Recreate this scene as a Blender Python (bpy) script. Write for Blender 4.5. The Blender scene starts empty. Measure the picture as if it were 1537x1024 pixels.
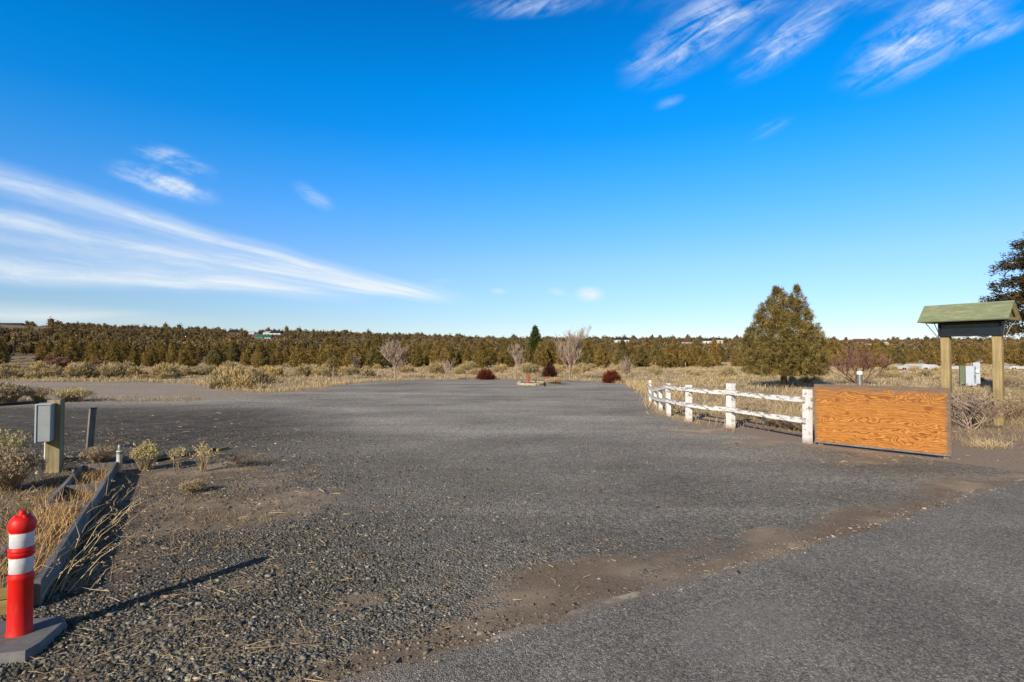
import bpy, bmesh, math, random
import numpy as np
from mathutils import Vector, Matrix, Euler

R = math.radians
rng = np.random.default_rng(7)
rnd = random.Random(11)
sc = bpy.context.scene
COL = sc.collection

# ------------------------------------------------------------------ camera
FPX, CH = 854.0, 1.8
PITCH = math.atan(23 / FPX)
cam_d = bpy.data.cameras.new('camera')
cam = bpy.data.objects.new('camera', cam_d)
COL.objects.link(cam)
cam.location = (0, 0, CH)
cam.rotation_euler = (R(90) + PITCH, 0, 0)
cam_d.sensor_width = 36
cam_d.lens = 36 * FPX / 1537
cam_d.clip_start = 0.05
cam_d.clip_end = 9000
sc.camera = cam
sc.view_settings.view_transform = 'Standard'
sc.view_settings.look = 'None'
sc.view_settings.exposure = 0
sc.view_settings.gamma = 1
sc.render.engine = 'CYCLES'
sc.cycles.max_bounces = 5
sc.cycles.diffuse_bounces = 2
sc.cycles.transparent_max_bounces = 4


def G(px, py, z=0.0):
    """point of the photograph -> point on the level z"""
    x = (px - 768.5) / FPX
    y = 1.0
    w = (512 - py) / FPX
    c, s = math.cos(PITCH), math.sin(PITCH)
    d = (x, y * c - w * s, y * s + w * c)
    t = (z - CH) / d[2]
    return Vector((d[0] * t, d[1] * t, z))


def px_of(x, y):
    return 768.5 + x / y * FPX


# ------------------------------------------------------------------ terrain
def smooth(t):
    t = np.clip(t, 0, 1)
    return t * t * (3 - 2 * t)


def terrain(x, y):
    x = np.asarray(x, float)
    y = np.asarray(y, float)
    az = x / np.maximum(y, 20)
    H = np.interp(az, [-1.3, -0.9, -0.80, -0.70, -0.4, -0.2, 0, 0.25, 0.6, 1.2],
                  [27, 24.5, 22.5, 20.0, 19.0, 15.0, 12.6, 12.4, 10.6, 10])
    r = np.hypot(x * 0.55, y)
    t = np.clip((r - 98) / 345, 0, 1)
    z = H * (0.6 * t ** 1.45 + 0.4 * smooth(t) ** 1.2)
    z = z + np.clip((r - 98) / 60, 0, 1) * (np.sin(x * 0.031 + 1) * np.sin(y * 0.027) * 0.7)
    z = z - np.clip((r - 470) / 900, 0, 1) * H * 0.55
    return np.where(r < 98, 0, np.maximum(z, 0))


# ------------------------------------------------------------------ node helpers
def N(nt, typ, ins=None, **props):
    n = nt.nodes.new(typ)
    for k, v in props.items():
        setattr(n, k, v)
    for k, v in (ins or {}).items():
        s = n.inputs[k]
        if isinstance(v, bpy.types.NodeSocket):
            nt.links.new(v, s)
        else:
            s.default_value = v
    return n


def MA(nt, op, a, b=None, c=None, clamp=False):
    n = nt.nodes.new('ShaderNodeMath')
    n.operation = op
    n.use_clamp = clamp
    for i, v in enumerate((a, b, c)):
        if v is None:
            continue
        if isinstance(v, bpy.types.NodeSocket):
            nt.links.new(v, n.inputs[i])
        else:
            n.inputs[i].default_value = v
    return n.outputs[0]


def MIX(nt, f, a, b, blend='MIX'):
    n = nt.nodes.new('ShaderNodeMix')
    n.data_type = 'RGBA'
    n.blend_type = blend
    for s, v in ((n.inputs[0], f), (n.inputs[6], a), (n.inputs[7], b)):
        if isinstance(v, bpy.types.NodeSocket):
            nt.links.new(v, s)
        elif isinstance(v, (tuple, list)):
            s.default_value = (v[0], v[1], v[2], 1)
        else:
            s.default_value = v
    return n.outputs[2]


def RAMP(nt, f, stops, interp='LINEAR'):
    n = nt.nodes.new('ShaderNodeValToRGB')
    n.color_ramp.interpolation = interp
    e = n.color_ramp.elements
    while len(e) < len(stops):
        e.new(0.5)
    for i, (p, c) in enumerate(stops):
        e[i].position = p
        e[i].color = (c[0], c[1], c[2], 1) if isinstance(c, (tuple, list)) else (c, c, c, 1)
    nt.links.new(f, n.inputs[0])
    return n.outputs[0]


def MR(nt, v, a, b, c=0.0, d=1.0, smoothstep=True):
    n = nt.nodes.new('ShaderNodeMapRange')
    n.interpolation_type = 'SMOOTHSTEP' if smoothstep else 'LINEAR'
    nt.links.new(v, n.inputs[0])
    for i, q in enumerate((a, b, c, d)):
        n.inputs[i + 1].default_value = q
    return n.outputs[0]


def NOISE(nt, vec, scale, detail=4, rough=0.55, dist=0.0):
    n = N(nt, 'ShaderNodeTexNoise', {'Vector': vec, 'Scale': scale, 'Detail': detail, 'Roughness': rough, 'Distortion': dist})
    return n.outputs[0]


def VORO(nt, vec, scale, feature='F1'):
    n = N(nt, 'ShaderNodeTexVoronoi', {'Vector': vec, 'Scale': scale}, feature=feature)
    return n


def MAPV(nt, vec, loc=(0, 0, 0), rot=(0, 0, 0), scale=(1, 1, 1), vt='POINT'):
    n = N(nt, 'ShaderNodeMapping', {'Vector': vec, 'Location': loc, 'Rotation': rot, 'Scale': scale}, vector_type=vt)
    return n.outputs[0]


def new_mat(name, rough=0.85, spec=0.25):
    m = bpy.data.materials.new(name)
    m.use_nodes = True
    nt = m.node_tree
    p = nt.nodes['Principled BSDF']
    p.inputs['Roughness'].default_value = rough
    p.inputs['Specular IOR Level'].default_value = spec
    return m, nt, p


def OBJV(nt):
    return nt.nodes.new('ShaderNodeTexCoord').outputs['Object']


def SEP(nt, v):
    n = nt.nodes.new('ShaderNodeSeparateXYZ')
    nt.links.new(v, n.inputs[0])
    return n.outputs


def BUMP(nt, p, h, strength=0.5, dist=0.01, normal=None):
    ins = {'Height': h, 'Strength': strength, 'Distance': dist}
    n = N(nt, 'ShaderNodeBump', ins)
    if normal is not None:
        nt.links.new(normal, n.inputs['Normal'])
    if p is not None:
        nt.links.new(n.outputs[0], p.inputs['Normal'])
    return n.outputs[0]


# ------------------------------------------------------------------ object helpers
def tag(o, label=None, cat=None, group=None, kind=None):
    if label:
        o['label'] = label
    if cat:
        o['category'] = cat
    if group:
        o['group'] = group
    if kind:
        o['kind'] = kind
    return o


def empty(name, loc=(0, 0, 0), rz=0, label=None, cat=None, group=None):
    o = bpy.data.objects.new(name, None)
    COL.objects.link(o)
    o.location = loc
    o.rotation_euler = (0, 0, rz)
    o.empty_display_size = 0.2
    return tag(o, label, cat, group)


def link_mesh(name, me, mat, parent=None):
    if mat is not None:
        me.materials.clear()
        me.materials.append(mat)
    o = bpy.data.objects.new(name, me)
    COL.objects.link(o)
    if parent is not None:
        o.parent = parent
    return o


def mesh_np(name, V, F, col=None, smooth_shade=False):
    V = np.asarray(V, np.float32)
    F = np.asarray(F, np.int32)
    k = F.shape[1]
    me = bpy.data.meshes.new(name)
    me.vertices.add(len(V))
    me.vertices.foreach_set('co', V.ravel())
    me.loops.add(F.size)
    me.loops.foreach_set('vertex_index', F.ravel())
    me.polygons.add(len(F))
    me.polygons.foreach_set('loop_start', np.arange(0, F.size, k, dtype=np.int32))
    me.polygons.foreach_set('loop_total', np.full(len(F), k, np.int32))
    if smooth_shade:
        me.polygons.foreach_set('use_smooth', np.ones(len(F), bool))
    me.update(calc_edges=True)
    if col is not None:
        a = me.color_attributes.new('Col', 'FLOAT_COLOR', 'POINT')
        c = np.ones((len(V), 4), np.float32)
        col = np.asarray(col, np.float32)
        if col.ndim == 1:
            col = np.repeat(col[:, None], 3, 1)
        c[:, :3] = col
        a.data.foreach_set('color', c.ravel())
    me.validate()
    return me


class MB:
    """collects shapes, links them as ONE mesh object"""

    def __init__(s):
        s.bm = bmesh.new()

    def box(s, c, size, rot=None, bevel=0.0):
        r = bmesh.ops.create_cube(s.bm, size=1)
        vs = r['verts']
        bmesh.ops.scale(s.bm, vec=size, verts=vs)
        if bevel:
            es = list({e for v in vs for e in v.link_edges})
            q = bmesh.ops.bevel(s.bm, geom=es, offset=bevel, segments=2, profile=0.6, affect='EDGES')
            vs = list({v for f in q['faces'] for v in f.verts} | {v for v in vs if v.is_valid})
        if rot is not None:
            bmesh.ops.rotate(s.bm, cent=(0, 0, 0), matrix=Euler(rot).to_matrix(), verts=vs)
        bmesh.ops.translate(s.bm, vec=c, verts=vs)
        return s

    def bar(s, a, b, w, h, bevel=0.0, up=(0, 0, 1)):
        """rectangular bar from a to b; w across, h along up"""
        a, b = Vector(a), Vector(b)
        d = (b - a)
        L = d.length
        d.normalize()
        side = d.cross(Vector(up)).normalized()
        u = side.cross(d)
        M = Matrix((side, d, u)).transposed()
        r = bmesh.ops.create_cube(s.bm, size=1)
        vs = r['verts']
        bmesh.ops.scale(s.bm, vec=(w, L, h), verts=vs)
        if bevel:
            es = list({e for v in vs for e in v.link_edges})
            q = bmesh.ops.bevel(s.bm, geom=es, offset=bevel, segments=2, profile=0.6, affect='EDGES')
            vs = list({v for f in q['faces'] for v in f.verts} | {v for v in vs if v.is_valid})
        bmesh.ops.rotate(s.bm, cent=(0, 0, 0), matrix=M, verts=vs)
        bmesh.ops.translate(s.bm, vec=(a + b) / 2, verts=vs)
        return s

    def tube(s, pts, radii, seg=8, cap=True):
        pts = [Vector(p) for p in pts]
        if not hasattr(radii, '__len__'):
            radii = [radii] * len(pts)
        rings = []
        for i, p in enumerate(pts):
            d = (pts[min(i + 1, len(pts) - 1)] - pts[max(i - 1, 0)]).normalized()
            ref = Vector((0, 0, 1)) if abs(d.z) < 0.9 else Vector((1, 0, 0))
            u = d.cross(ref).normalized()
            v = d.cross(u)
            rings.append([s.bm.verts.new(p + (u * math.cos(2 * math.pi * k / seg) + v * math.sin(2 * math.pi * k / seg)) * radii[i]) for k in range(seg)])
        for i in range(len(rings) - 1):
            for k in range(seg):
                s.bm.faces.new((rings[i][k], rings[i][(k + 1) % seg], rings[i + 1][(k + 1) % seg], rings[i + 1][k]))
        if cap:
            s.bm.faces.new(rings[0][::-1])
            s.bm.faces.new(rings[-1])
        return s

    def lathe(s, prof, c=(0, 0, 0), seg=32, cap=True):
        c = Vector(c)
        rings = []
        for r, z in prof:
            rings.append([s.bm.verts.new(c + Vector((r * math.cos(2 * math.pi * k / seg), r * math.sin(2 * math.pi * k / seg), z))) for k in range(seg)])
        for i in range(len(rings) - 1):
            for k in range(seg):
                s.bm.faces.new((rings[i][k], rings[i][(k + 1) % seg], rings[i + 1][(k + 1) % seg], rings[i + 1][k]))
        if cap:
            s.bm.faces.new(rings[0][::-1])
            s.bm.faces.new(rings[-1])
        return s

    def prism(s, pts, z0, z1):
        lo = [s.bm.verts.new((p[0], p[1], z0)) for p in pts]
        hi = [s.bm.verts.new((p[0], p[1], z1)) for p in pts]
        n = len(pts)
        s.bm.faces.new(lo[::-1])
        s.bm.faces.new(hi)
        for i in range(n):
            s.bm.faces.new((lo[i], lo[(i + 1) % n], hi[(i + 1) % n], hi[i]))
        return s

    def poly(s, pts):
        s.bm.faces.new([s.bm.verts.new(p) for p in pts])
        return s

    def build(s, name, mat, parent=None, smooth_deg=None, wobble=0.0):
        if wobble:
            for v in s.bm.verts:
                v.co += Vector((rnd.gauss(0, wobble), rnd.gauss(0, wobble), rnd.gauss(0, wobble)))
        bmesh.ops.recalc_face_normals(s.bm, faces=s.bm.faces)
        me = bpy.data.meshes.new(name)
        s.bm.to_mesh(me)
        s.bm.free()
        if smooth_deg is not None:
            me.polygons.foreach_set('use_smooth', np.ones(len(me.polygons), bool))
            me.set_sharp_from_angle(angle=R(smooth_deg))
        return link_mesh(name, me, mat, parent)


def copy_tree(o, parent=None):
    c = o.copy()
    COL.objects.link(c)
    c.parent = parent
    for ch in list(o.children):
        copy_tree(ch, c)
    return c


# ------------------------------------------------------------------ light and sky
SUN_EL = R(24.5)
SX, SY = -0.525, -0.851           # towards the sun, on plan
SUN_DIR = Vector((SX * math.cos(SUN_EL), SY * math.cos(SUN_EL), math.sin(SUN_EL)))
sun_d = bpy.data.lights.new('sun', 'SUN')
sun_d.energy = 5.0
sun_d.angle = R(0.5)
sun_d.color = (1.0, 0.895, 0.765)
sun = bpy.data.objects.new('sun', sun_d)
COL.objects.link(sun)
sun.rotation_euler = SUN_DIR.to_track_quat('Z', 'Y').to_euler()
sun.location = (-20, -30, 30)

w = bpy.data.worlds.new('World')
sc.world = w
w.use_nodes = True
nt = w.node_tree
bg = nt.nodes['Background']
sky = N(nt, 'ShaderNodeTexSky', sky_type='NISHITA', sun_disc=False, sun_elevation=SUN_EL,
        sun_rotation=math.atan2(SX, SY), altitude=900, air_density=1.0, dust_density=0.6, ozone_density=2.0)
dirv = nt.nodes.new('ShaderNodeTexCoord').outputs['Generated']
dx, dy, dz = SEP(nt, dirv)
# clear-winter-day tint over the physical sky; unseen zenith dimmed to weaken blue fill
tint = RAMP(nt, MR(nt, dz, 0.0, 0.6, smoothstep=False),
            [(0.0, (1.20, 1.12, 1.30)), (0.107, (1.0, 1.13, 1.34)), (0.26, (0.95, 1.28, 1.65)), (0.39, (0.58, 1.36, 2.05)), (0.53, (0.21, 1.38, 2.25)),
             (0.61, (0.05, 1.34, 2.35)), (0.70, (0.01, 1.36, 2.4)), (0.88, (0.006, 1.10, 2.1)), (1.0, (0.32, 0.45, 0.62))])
# unseen sky behind the camera tinted warmer to cut blue fill on the ground
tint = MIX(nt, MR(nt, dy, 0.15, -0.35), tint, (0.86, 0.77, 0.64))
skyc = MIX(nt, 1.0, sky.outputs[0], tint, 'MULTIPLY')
# gnomonic sky coordinates: a = x / y, b = z / y for the northern half of the sky
ysafe = MA(nt, 'MAXIMUM', dy, 0.05)
a_ = MA(nt, 'DIVIDE', dx, ysafe)
b_ = MA(nt, 'DIVIDE', dz, ysafe)
ab = N(nt, 'ShaderNodeCombineXYZ', {0: a_, 1: b_, 2: 0.0}).outputs[0]


def S(px, py):
    return ((px - 768.5) / FPX, (535 - py) / FPX)


# cirrus radiate from one vanishing point low in the north: polar coordinates round it
P0 = S(720, 462)
da = MA(nt, 'SUBTRACT', a_, P0[0])
db = MA(nt, 'SUBTRACT', b_, P0[1])
th = MA(nt, 'ARCTAN2', db, MA(nt, 'MULTIPLY', da, -1.0))      # 0 = to the left, pi/2 = up
rr = MA(nt, 'SQRT', MA(nt, 'ADD', MA(nt, 'MULTIPLY', da, da), MA(nt, 'MULTIPLY', db, db)))
wob = NOISE(nt, ab, 3.0, 3)
th2 = MA(nt, 'ADD', th, MA(nt, 'MULTIPLY', MA(nt, 'SUBTRACT', wob, 0.5), 0.05))
pol = N(nt, 'ShaderNodeCombineXYZ', {0: MA(nt, 'MULTIPLY', th2, 26.0), 1: MA(nt, 'MULTIPLY', rr, 1.3), 2: 3.7}).outputs[0]
streak = NOISE(nt, pol, 1.0, 4, 0.55, 0.3)
pol2 = N(nt, 'ShaderNodeCombineXYZ', {0: MA(nt, 'MULTIPLY', th2, 34.0), 1: MA(nt, 'MULTIPLY', rr, 8.0), 2: 9.1}).outputs[0]
fine = NOISE(nt, pol2, 1.0, 5, 0.66, 0.6)
puff = NOISE(nt, MAPV(nt, ab, scale=(1, 1.6, 1)), 11.0, 6, 0.66, 0.5)


def blob(px, py, hl, hw, ang, soft=0.0):
    """elongated soft patch: centre, half length, half width in photo pixels, angle up from the horizontal"""
    c = S(px, py)
    v = MAPV(nt, ab, (c[0], c[1], 0), (0, 0, R(ang)), (hl / FPX, hw / FPX, 1), 'TEXTURE')
    ln = N(nt, 'ShaderNodeVectorMath', {0: v}, operation='LENGTH').outputs['Value']
    return MR(nt, ln, 1.0, soft, 0.0, 1.0)


def band(px0, py0, px1, py1, w0, w1, fade0=0.0, fade1=0.3, sag=0.0):
    """soft streak whose width changes from w0 to w1 (photo pixels) along its length"""
    a0, b0 = S(px0, py0)
    a1, b1 = S(px1, py1)
    L = math.hypot(a1 - a0, b1 - b0)
    v = MAPV(nt, ab, (a0, b0, 0), (0, 0, math.atan2(b1 - b0, a1 - a0)), (1, 1, 1), 'TEXTURE')
    t, s_, _ = SEP(nt, v)
    t = MA(nt, 'DIVIDE', t, L)
    curve = MA(nt, 'MULTIPLY', MA(nt, 'MULTIPLY', t, MA(nt, 'SUBTRACT', 1.0, t)), 4 * sag / FPX)
    s_ = MA(nt, 'SUBTRACT', s_, curve)
    s_ = MA(nt, 'ADD', s_, MA(nt, 'MULTIPLY', MA(nt, 'SUBTRACT', wob, 0.5), 26 / FPX))
    wd = MA(nt, 'ADD', w0 / FPX, MA(nt, 'MULTIPLY', t, (w1 - w0) / FPX))
    q = MA(nt, 'DIVIDE', MA(nt, 'ABSOLUTE', s_), MA(nt, 'MAXIMUM', wd, 0.002))
    m = MR(nt, q, 1.0, 0.0)
    m = MA(nt, 'MULTIPLY', m, MR(nt, t, 1.0, 1.0 - fade1))
    if fade0:
        m = MA(nt, 'MULTIPLY', m, MR(nt, t, 0.0, fade0))
    else:
        m = MA(nt, 'MULTIPLY', m, MR(nt, t, -0.9, -0.5))
    return m


def add(a, b):
    return MA(nt, 'ADD', a, b)


def mul(a, b):
    return MA(nt, 'MULTIPLY', a, b)


fan = add(mul(band(-40, 262, 720, 456, 42, 14, 0, 0.16, -8), 1.0),
          mul(band(-40, 318, 690, 452, 28, 12, 0, 0.22, -4), 0.95))
fan = add(fan, mul(band(-40, 402, 590, 450, 34, 14, 0, 0.35, 6), 1.0))
fan = add(fan, mul(band(-40, 350, 600, 445, 42, 16, 0, 0.4, 0), 0.45))
fan = mul(fan, add(0.38, mul(MR(nt, streak, 0.32, 0.66), 0.52)))
fan = mul(fan, add(0.62, mul(MR(nt, fine, 0.25, 0.75), 0.5)))
wis = mul(blob(240, 272, 110, 26, -17), 1.75)
wis = add(wis, mul(blob(258, 240, 85, 24, -20), 1.2))
wis = add(wis, mul(blob(468, 292, 46, 18, -32), 0.6))
wis = add(wis, mul(blob(655, 425, 30, 10, 8), 0.7))
wr = mul(blob(1060, 38, 165, 60, 33), 1.3)
wr = add(wr, mul(blob(1190, 52, 130, 40, 35), 1.1))
wr = add(wr, mul(blob(1400, 45, 180, 62, 31), 1.3))
wr = add(wr, mul(blob(1500, 40, 90, 22, 22), 0.7))
wr = add(wr, mul(blob(1290, -25, 420, 50, 3), 0.35))
wr = add(wr, mul(blob(800, -2, 130, 26, 4), 0.8))
wr = add(wr, mul(blob(1160, 190, 50, 14, 28), 0.32))
wr = add(wr, mul(blob(1005, 150, 34, 12, 20), 0.36))
wr = add(wr, mul(blob(955, 88, 36, 14, 22), 0.7))
wl, wis = wis, None
filL = NOISE(nt, MAPV(nt, ab, rot=(0, 0, R(-17)), scale=(1 / 4.5, 1 / 24, 1), vt='TEXTURE'), 1.0, 5, 0.62, 0.5)
filR = NOISE(nt, MAPV(nt, ab, rot=(0, 0, R(31)), scale=(1 / 8.0, 1 / 40, 1), vt='TEXTURE'), 1.0, 6, 0.66, 0.7)
wis = mul(wl, MR(nt, add(mul(filL, 0.6), mul(puff, 0.5)), 0.42, 0.76))
wis = add(wis, mul(wr, MR(nt, add(mul(filR, 0.75), mul(puff, 0.42)), 0.44, 0.84)))
pf = mul(blob(885, 442, 30, 16, 0), MR(nt, puff, 0.25, 0.62))
pf = add(pf, mul(mul(blob(835, 438, 26, 9, -12), 0.6), MR(nt, puff, 0.3, 0.7)))
pf = add(pf, mul(mul(blob(748, 437, 18, 7, -5), 0.5), MR(nt, puff, 0.3, 0.7)))
haze = mul(blob(40, 470, 360, 22, -3), add(0.2, mul(MR(nt, streak, 0.3, 0.7), 0.45)))
haze = add(haze, mul(blob(1380, 520, 700, 34, 0), 0.5))
cm = add(add(fan, wis), add(pf, haze))
cm = mul(cm, MR(nt, dy, 0.05, 0.2))
cm = MA(nt, 'MINIMUM', cm, 0.93)
cloudc = RAMP(nt, MR(nt, dz, 0.0, 0.55, smoothstep=False), [(0.0, (9.8, 9.9, 9.8)), (0.35, (7.6, 8.6, 9.6)), (1.0, (6.6, 7.8, 10.2))])
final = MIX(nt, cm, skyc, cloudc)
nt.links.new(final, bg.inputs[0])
bg.inputs[1].default_value = 0.10
w.cycles.sampling_method = 'MANUAL'
w.cycles.sample_map_resolution = 256

# ------------------------------------------------------------------ shared plan data
ROAD_A = G(540, 1024)
ROAD_B = G(1537, 722)
rd = Vector((ROAD_B.x - ROAD_A.x, ROAD_B.y - ROAD_A.y)).normalized()
rn = Vector((-rd.y, rd.x))                     # away from the road, over the lot
RC = rn.x * ROAD_A.x + rn.y * ROAD_A.y


def road_dist(x, y):
    return x * rn.x + y * rn.y - RC


# dirt patches: centre px, world half sizes along/across the road, strength
DIRT = [(1060, 646, 1.6, 1.0, 0.8), (1150, 662, 1.6, 0.7, 0.8), (1310, 690, 1.4, 0.5, 0.8), (990, 622, 1.2, 1.6, 0.7), (865, 868, 1.05, 0.5, 1.2), (1150, 802, 0.55, 0.22, 1.1), (1010, 835, 1.3, 0.3, 0.7), (760, 925, 0.8, 0.25, 0.9),
        (530, 905, 0.45, 0.22, 0.8), (300, 985, 0.5, 0.3, 0.8), (240, 940, 0.45, 0.3, 0.8), (110, 1005, 0.45, 0.3, 0.8), (430, 965, 0.35, 0.25, 0.7), (350, 880, 0.5, 0.25, 0.6), (620, 880, 0.4, 0.2, 0.6), (330, 765, 1.7, 1.2, 1.15), (250, 715, 1.8, 1.8, 1.1), (390, 720, 1.4, 1.0, 0.7),
        (150, 850, 0.7, 0.9, 0.9), (1290, 775, 1.1, 0.4, 1.0), (1430, 730, 1.6, 0.5, 0.9), (420, 860, 0.6, 0.3, 0.5), (80, 760, 1.6, 3.0, 0.9)]
DIRT = [(G(a, b).x, G(a, b).y, c, d, s) for a, b, c, d, s in DIRT]
RANG = math.atan2(rd.y, rd.x)


def dirt_np(x, y):
    t = np.zeros_like(x)
    for cx, cy, l, w_, s in DIRT:
        u = (x - cx) * rd.x + (y - cy) * rd.y
        v = (x - cx) * rn.x + (y - cy) * rn.y
        q = np.hypot(u / (l * 1.5), v / (w_ * 1.5))
        t = np.maximum(t, s * smooth(1 - q))
    t = np.maximum(t, 0.8 * smooth(1 - road_dist(x, y) / 0.45))
    return t


# ------------------------------------------------------------------ materials
def ground_gravel():
    m, nt, p = new_mat('gravel', 0.92, 0.15)
    v = OBJV(nt)
    x, y, z = SEP(nt, v)
    v1 = VORO(nt, v, 55)
    v2 = VORO(nt, v, 26)
    v3 = VORO(nt, v, 110)
    c1 = SEP(nt, v1.outputs['Color'])[0]
    c2 = SEP(nt, v2.outputs['Color'])[1]
    c3 = SEP(nt, v3.outputs['Color'])[2]
    mixv = MA(nt, 'ADD', MA(nt, 'ADD', MA(nt, 'MULTIPLY', c1, 0.45), MA(nt, 'MULTIPLY', c2, 0.25)), MA(nt, 'MULTIPLY', c3, 0.3))
    stone = RAMP(nt, mixv, [(0.12, (0.105, 0.098, 0.092)), (0.42, (0.225, 0.207, 0.190)), (0.66, (0.34, 0.312, 0.282)), (0.85, (0.56, 0.51, 0.45)), (1.0, (0.80, 0.72, 0.61))])
    big = NOISE(nt, v, 0.35, 5, 0.6)
    lanes = NOISE(nt, MAPV(nt, v, rot=(0, 0, R(-8)), scale=(0.09, 0.42, 1)), 1.0, 5, 0.62, 0.5)
    gain = MA(nt, 'ADD', MR(nt, big, 0.3, 0.7, 0.74, 1.12), MR(nt, lanes, 0.38, 0.68, -0.10, 0.28))
    # the left-hand part is darker cinder, the far track lighter and browner
    leftdark = MA(nt, 'MULTIPLY', MR(nt, MA(nt, 'ADD', x, MA(nt, 'MULTIPLY', y, 0.35)), 2.2, -2.4), MR(nt, y, 22, 18))
    gain = MA(nt, 'MULTIPLY', gain, MA(nt, 'SUBTRACT', 1.0, MA(nt, 'MULTIPLY', leftdark, 0.54)))
    comb = N(nt, 'ShaderNodeCombineColor', {0: gain, 1: gain, 2: gain}).outputs[0]
    stone = MIX(nt, 1.0, stone, comb, 'MULTIPLY')
    track = MA(nt, 'MULTIPLY', MA(nt, 'MULTIPLY', MR(nt, x, -9, -14), MR(nt, y, 22.5, 25)), 0.85)
    stone = MIX(nt, track, stone, MIX(nt, lanes, (0.27, 0.215, 0.175), (0.38, 0.315, 0.26)))
    # straw and brown fines worked into the left part
    fines = NOISE(nt, v, 2.6, 5, 0.68)
    fl = MA(nt, 'MULTIPLY', MR(nt, fines, 0.48, 0.66), MA(nt, 'ADD', 0.28, MA(nt, 'MULTIPLY', leftdark, 0.5)))
    stone = MIX(nt, fl, stone, (0.30, 0.215, 0.145))
    lit = NOISE(nt, MAPV(nt, v, scale=(3, 22, 1)), 1.0, 4, 0.6)
    ll = MA(nt, 'MULTIPLY', MR(nt, lit, 0.66, 0.72), MA(nt, 'MULTIPLY', leftdark, MR(nt, y, 8, 12)))
    stone = MIX(nt, ll, stone, (0.60, 0.48, 0.33))
    # dirt patches
    tot = None
    for cx, cy, l, w_, s in DIRT:
        q = MAPV(nt, v, (cx, cy, 0), (0, 0, RANG), (l * 1.5, w_ * 1.5, 1e3), 'TEXTURE')
        ln = N(nt, 'ShaderNodeVectorMath', {0: q}, operation='LENGTH').outputs['Value']
        g = MA(nt, 'MULTIPLY', MR(nt, ln, 1.0, 0.0), s)
        tot = g if tot is None else MA(nt, 'MAXIMUM', tot, g)
    dist = MA(nt, 'SUBTRACT', MA(nt, 'ADD', MA(nt, 'MULTIPLY', x, rn.x), MA(nt, 'MULTIPLY', y, rn.y)), RC)
    tot = MA(nt, 'MAXIMUM', tot, MR(nt, dist, 0.6, 0.05, 0.0, 1.05))
    br = NOISE(nt, v, 3.2, 6, 0.7)
    tot = MR(nt, MA(nt, 'ADD', tot, MA(nt, 'MULTIPLY', MA(nt, 'SUBTRACT', br, 0.5), 1.5)), 0.28, 0.85)
    fd = NOISE(nt, v, 38, 6, 0.7)
    dirt = RAMP(nt, fd, [(0.25, (0.125, 0.092, 0.069)), (0.55, (0.225, 0.168, 0.124)), (0.8, (0.37, 0.285, 0.212))])
    pale = NOISE(nt, v, 0.9, 3)
    dirt = MIX(nt, MR(nt, pale, 0.46, 0.66, 0, 0.7), dirt, (0.40, 0.315, 0.235))
    colr = MIX(nt, tot, stone, dirt)
    worn = MA(nt, 'ADD', 1.05, MA(nt, 'MULTIPLY', MA(nt, 'MULTIPLY', MR(nt, y, 5, 17), MA(nt, 'SUBTRACT', 1.0, leftdark)), 0.58))
    colr = MIX(nt, 1.0, colr, N(nt, 'ShaderNodeCombineColor', {0: worn, 1: MA(nt, 'MULTIPLY', worn, 0.99), 2: MA(nt, 'MULTIPLY', worn, 0.925)}).outputs[0], 'MULTIPLY')
    nt.links.new(colr, p.inputs['Base Color'])
    h = MA(nt, 'SUBTRACT', MA(nt, 'MULTIPLY', c1, 0.6), MA(nt, 'MULTIPLY', v1.outputs['Distance'], 18))
    h = MA(nt, 'ADD', h, MA(nt, 'MULTIPLY', c3, 0.35))
    g0, g1 = G(345, 1035), G(520, 862)
    gm = (g0 + g1) / 2
    qg = MAPV(nt, v, (gm.x, gm.y, 0), (0, 0, math.atan2(g1.y - g0.y, g1.x - g0.x)), ((g1 - g0).length * 0.55, 0.034, 1e3), 'TEXTURE')
    rut = MR(nt, N(nt, 'ShaderNodeVectorMath', {0: qg}, operation='LENGTH').outputs['Value'], 1.0, 0.0)
    relief = MA(nt, 'SUBTRACT', MA(nt, 'MULTIPLY', NOISE(nt, v, 1.3, 2), 0.5), MA(nt, 'MULTIPLY', rut, 0.9))
    nb = BUMP(nt, None, relief, 0.8, 0.05)
    bn = BUMP(nt, None, h, 0.62, 0.010, nb)
    bd = BUMP(nt, None, fd, 0.5, 0.012, nb)
    mxn = nt.nodes.new('ShaderNodeMix')
    mxn.data_type = 'VECTOR'
    nt.links.new(tot, mxn.inputs[0])
    nt.links.new(bn, mxn.inputs[4])
    nt.links.new(bd, mxn.inputs[5])
    nt.links.new(mxn.outputs[1], p.inputs['Normal'])
    return m


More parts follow.
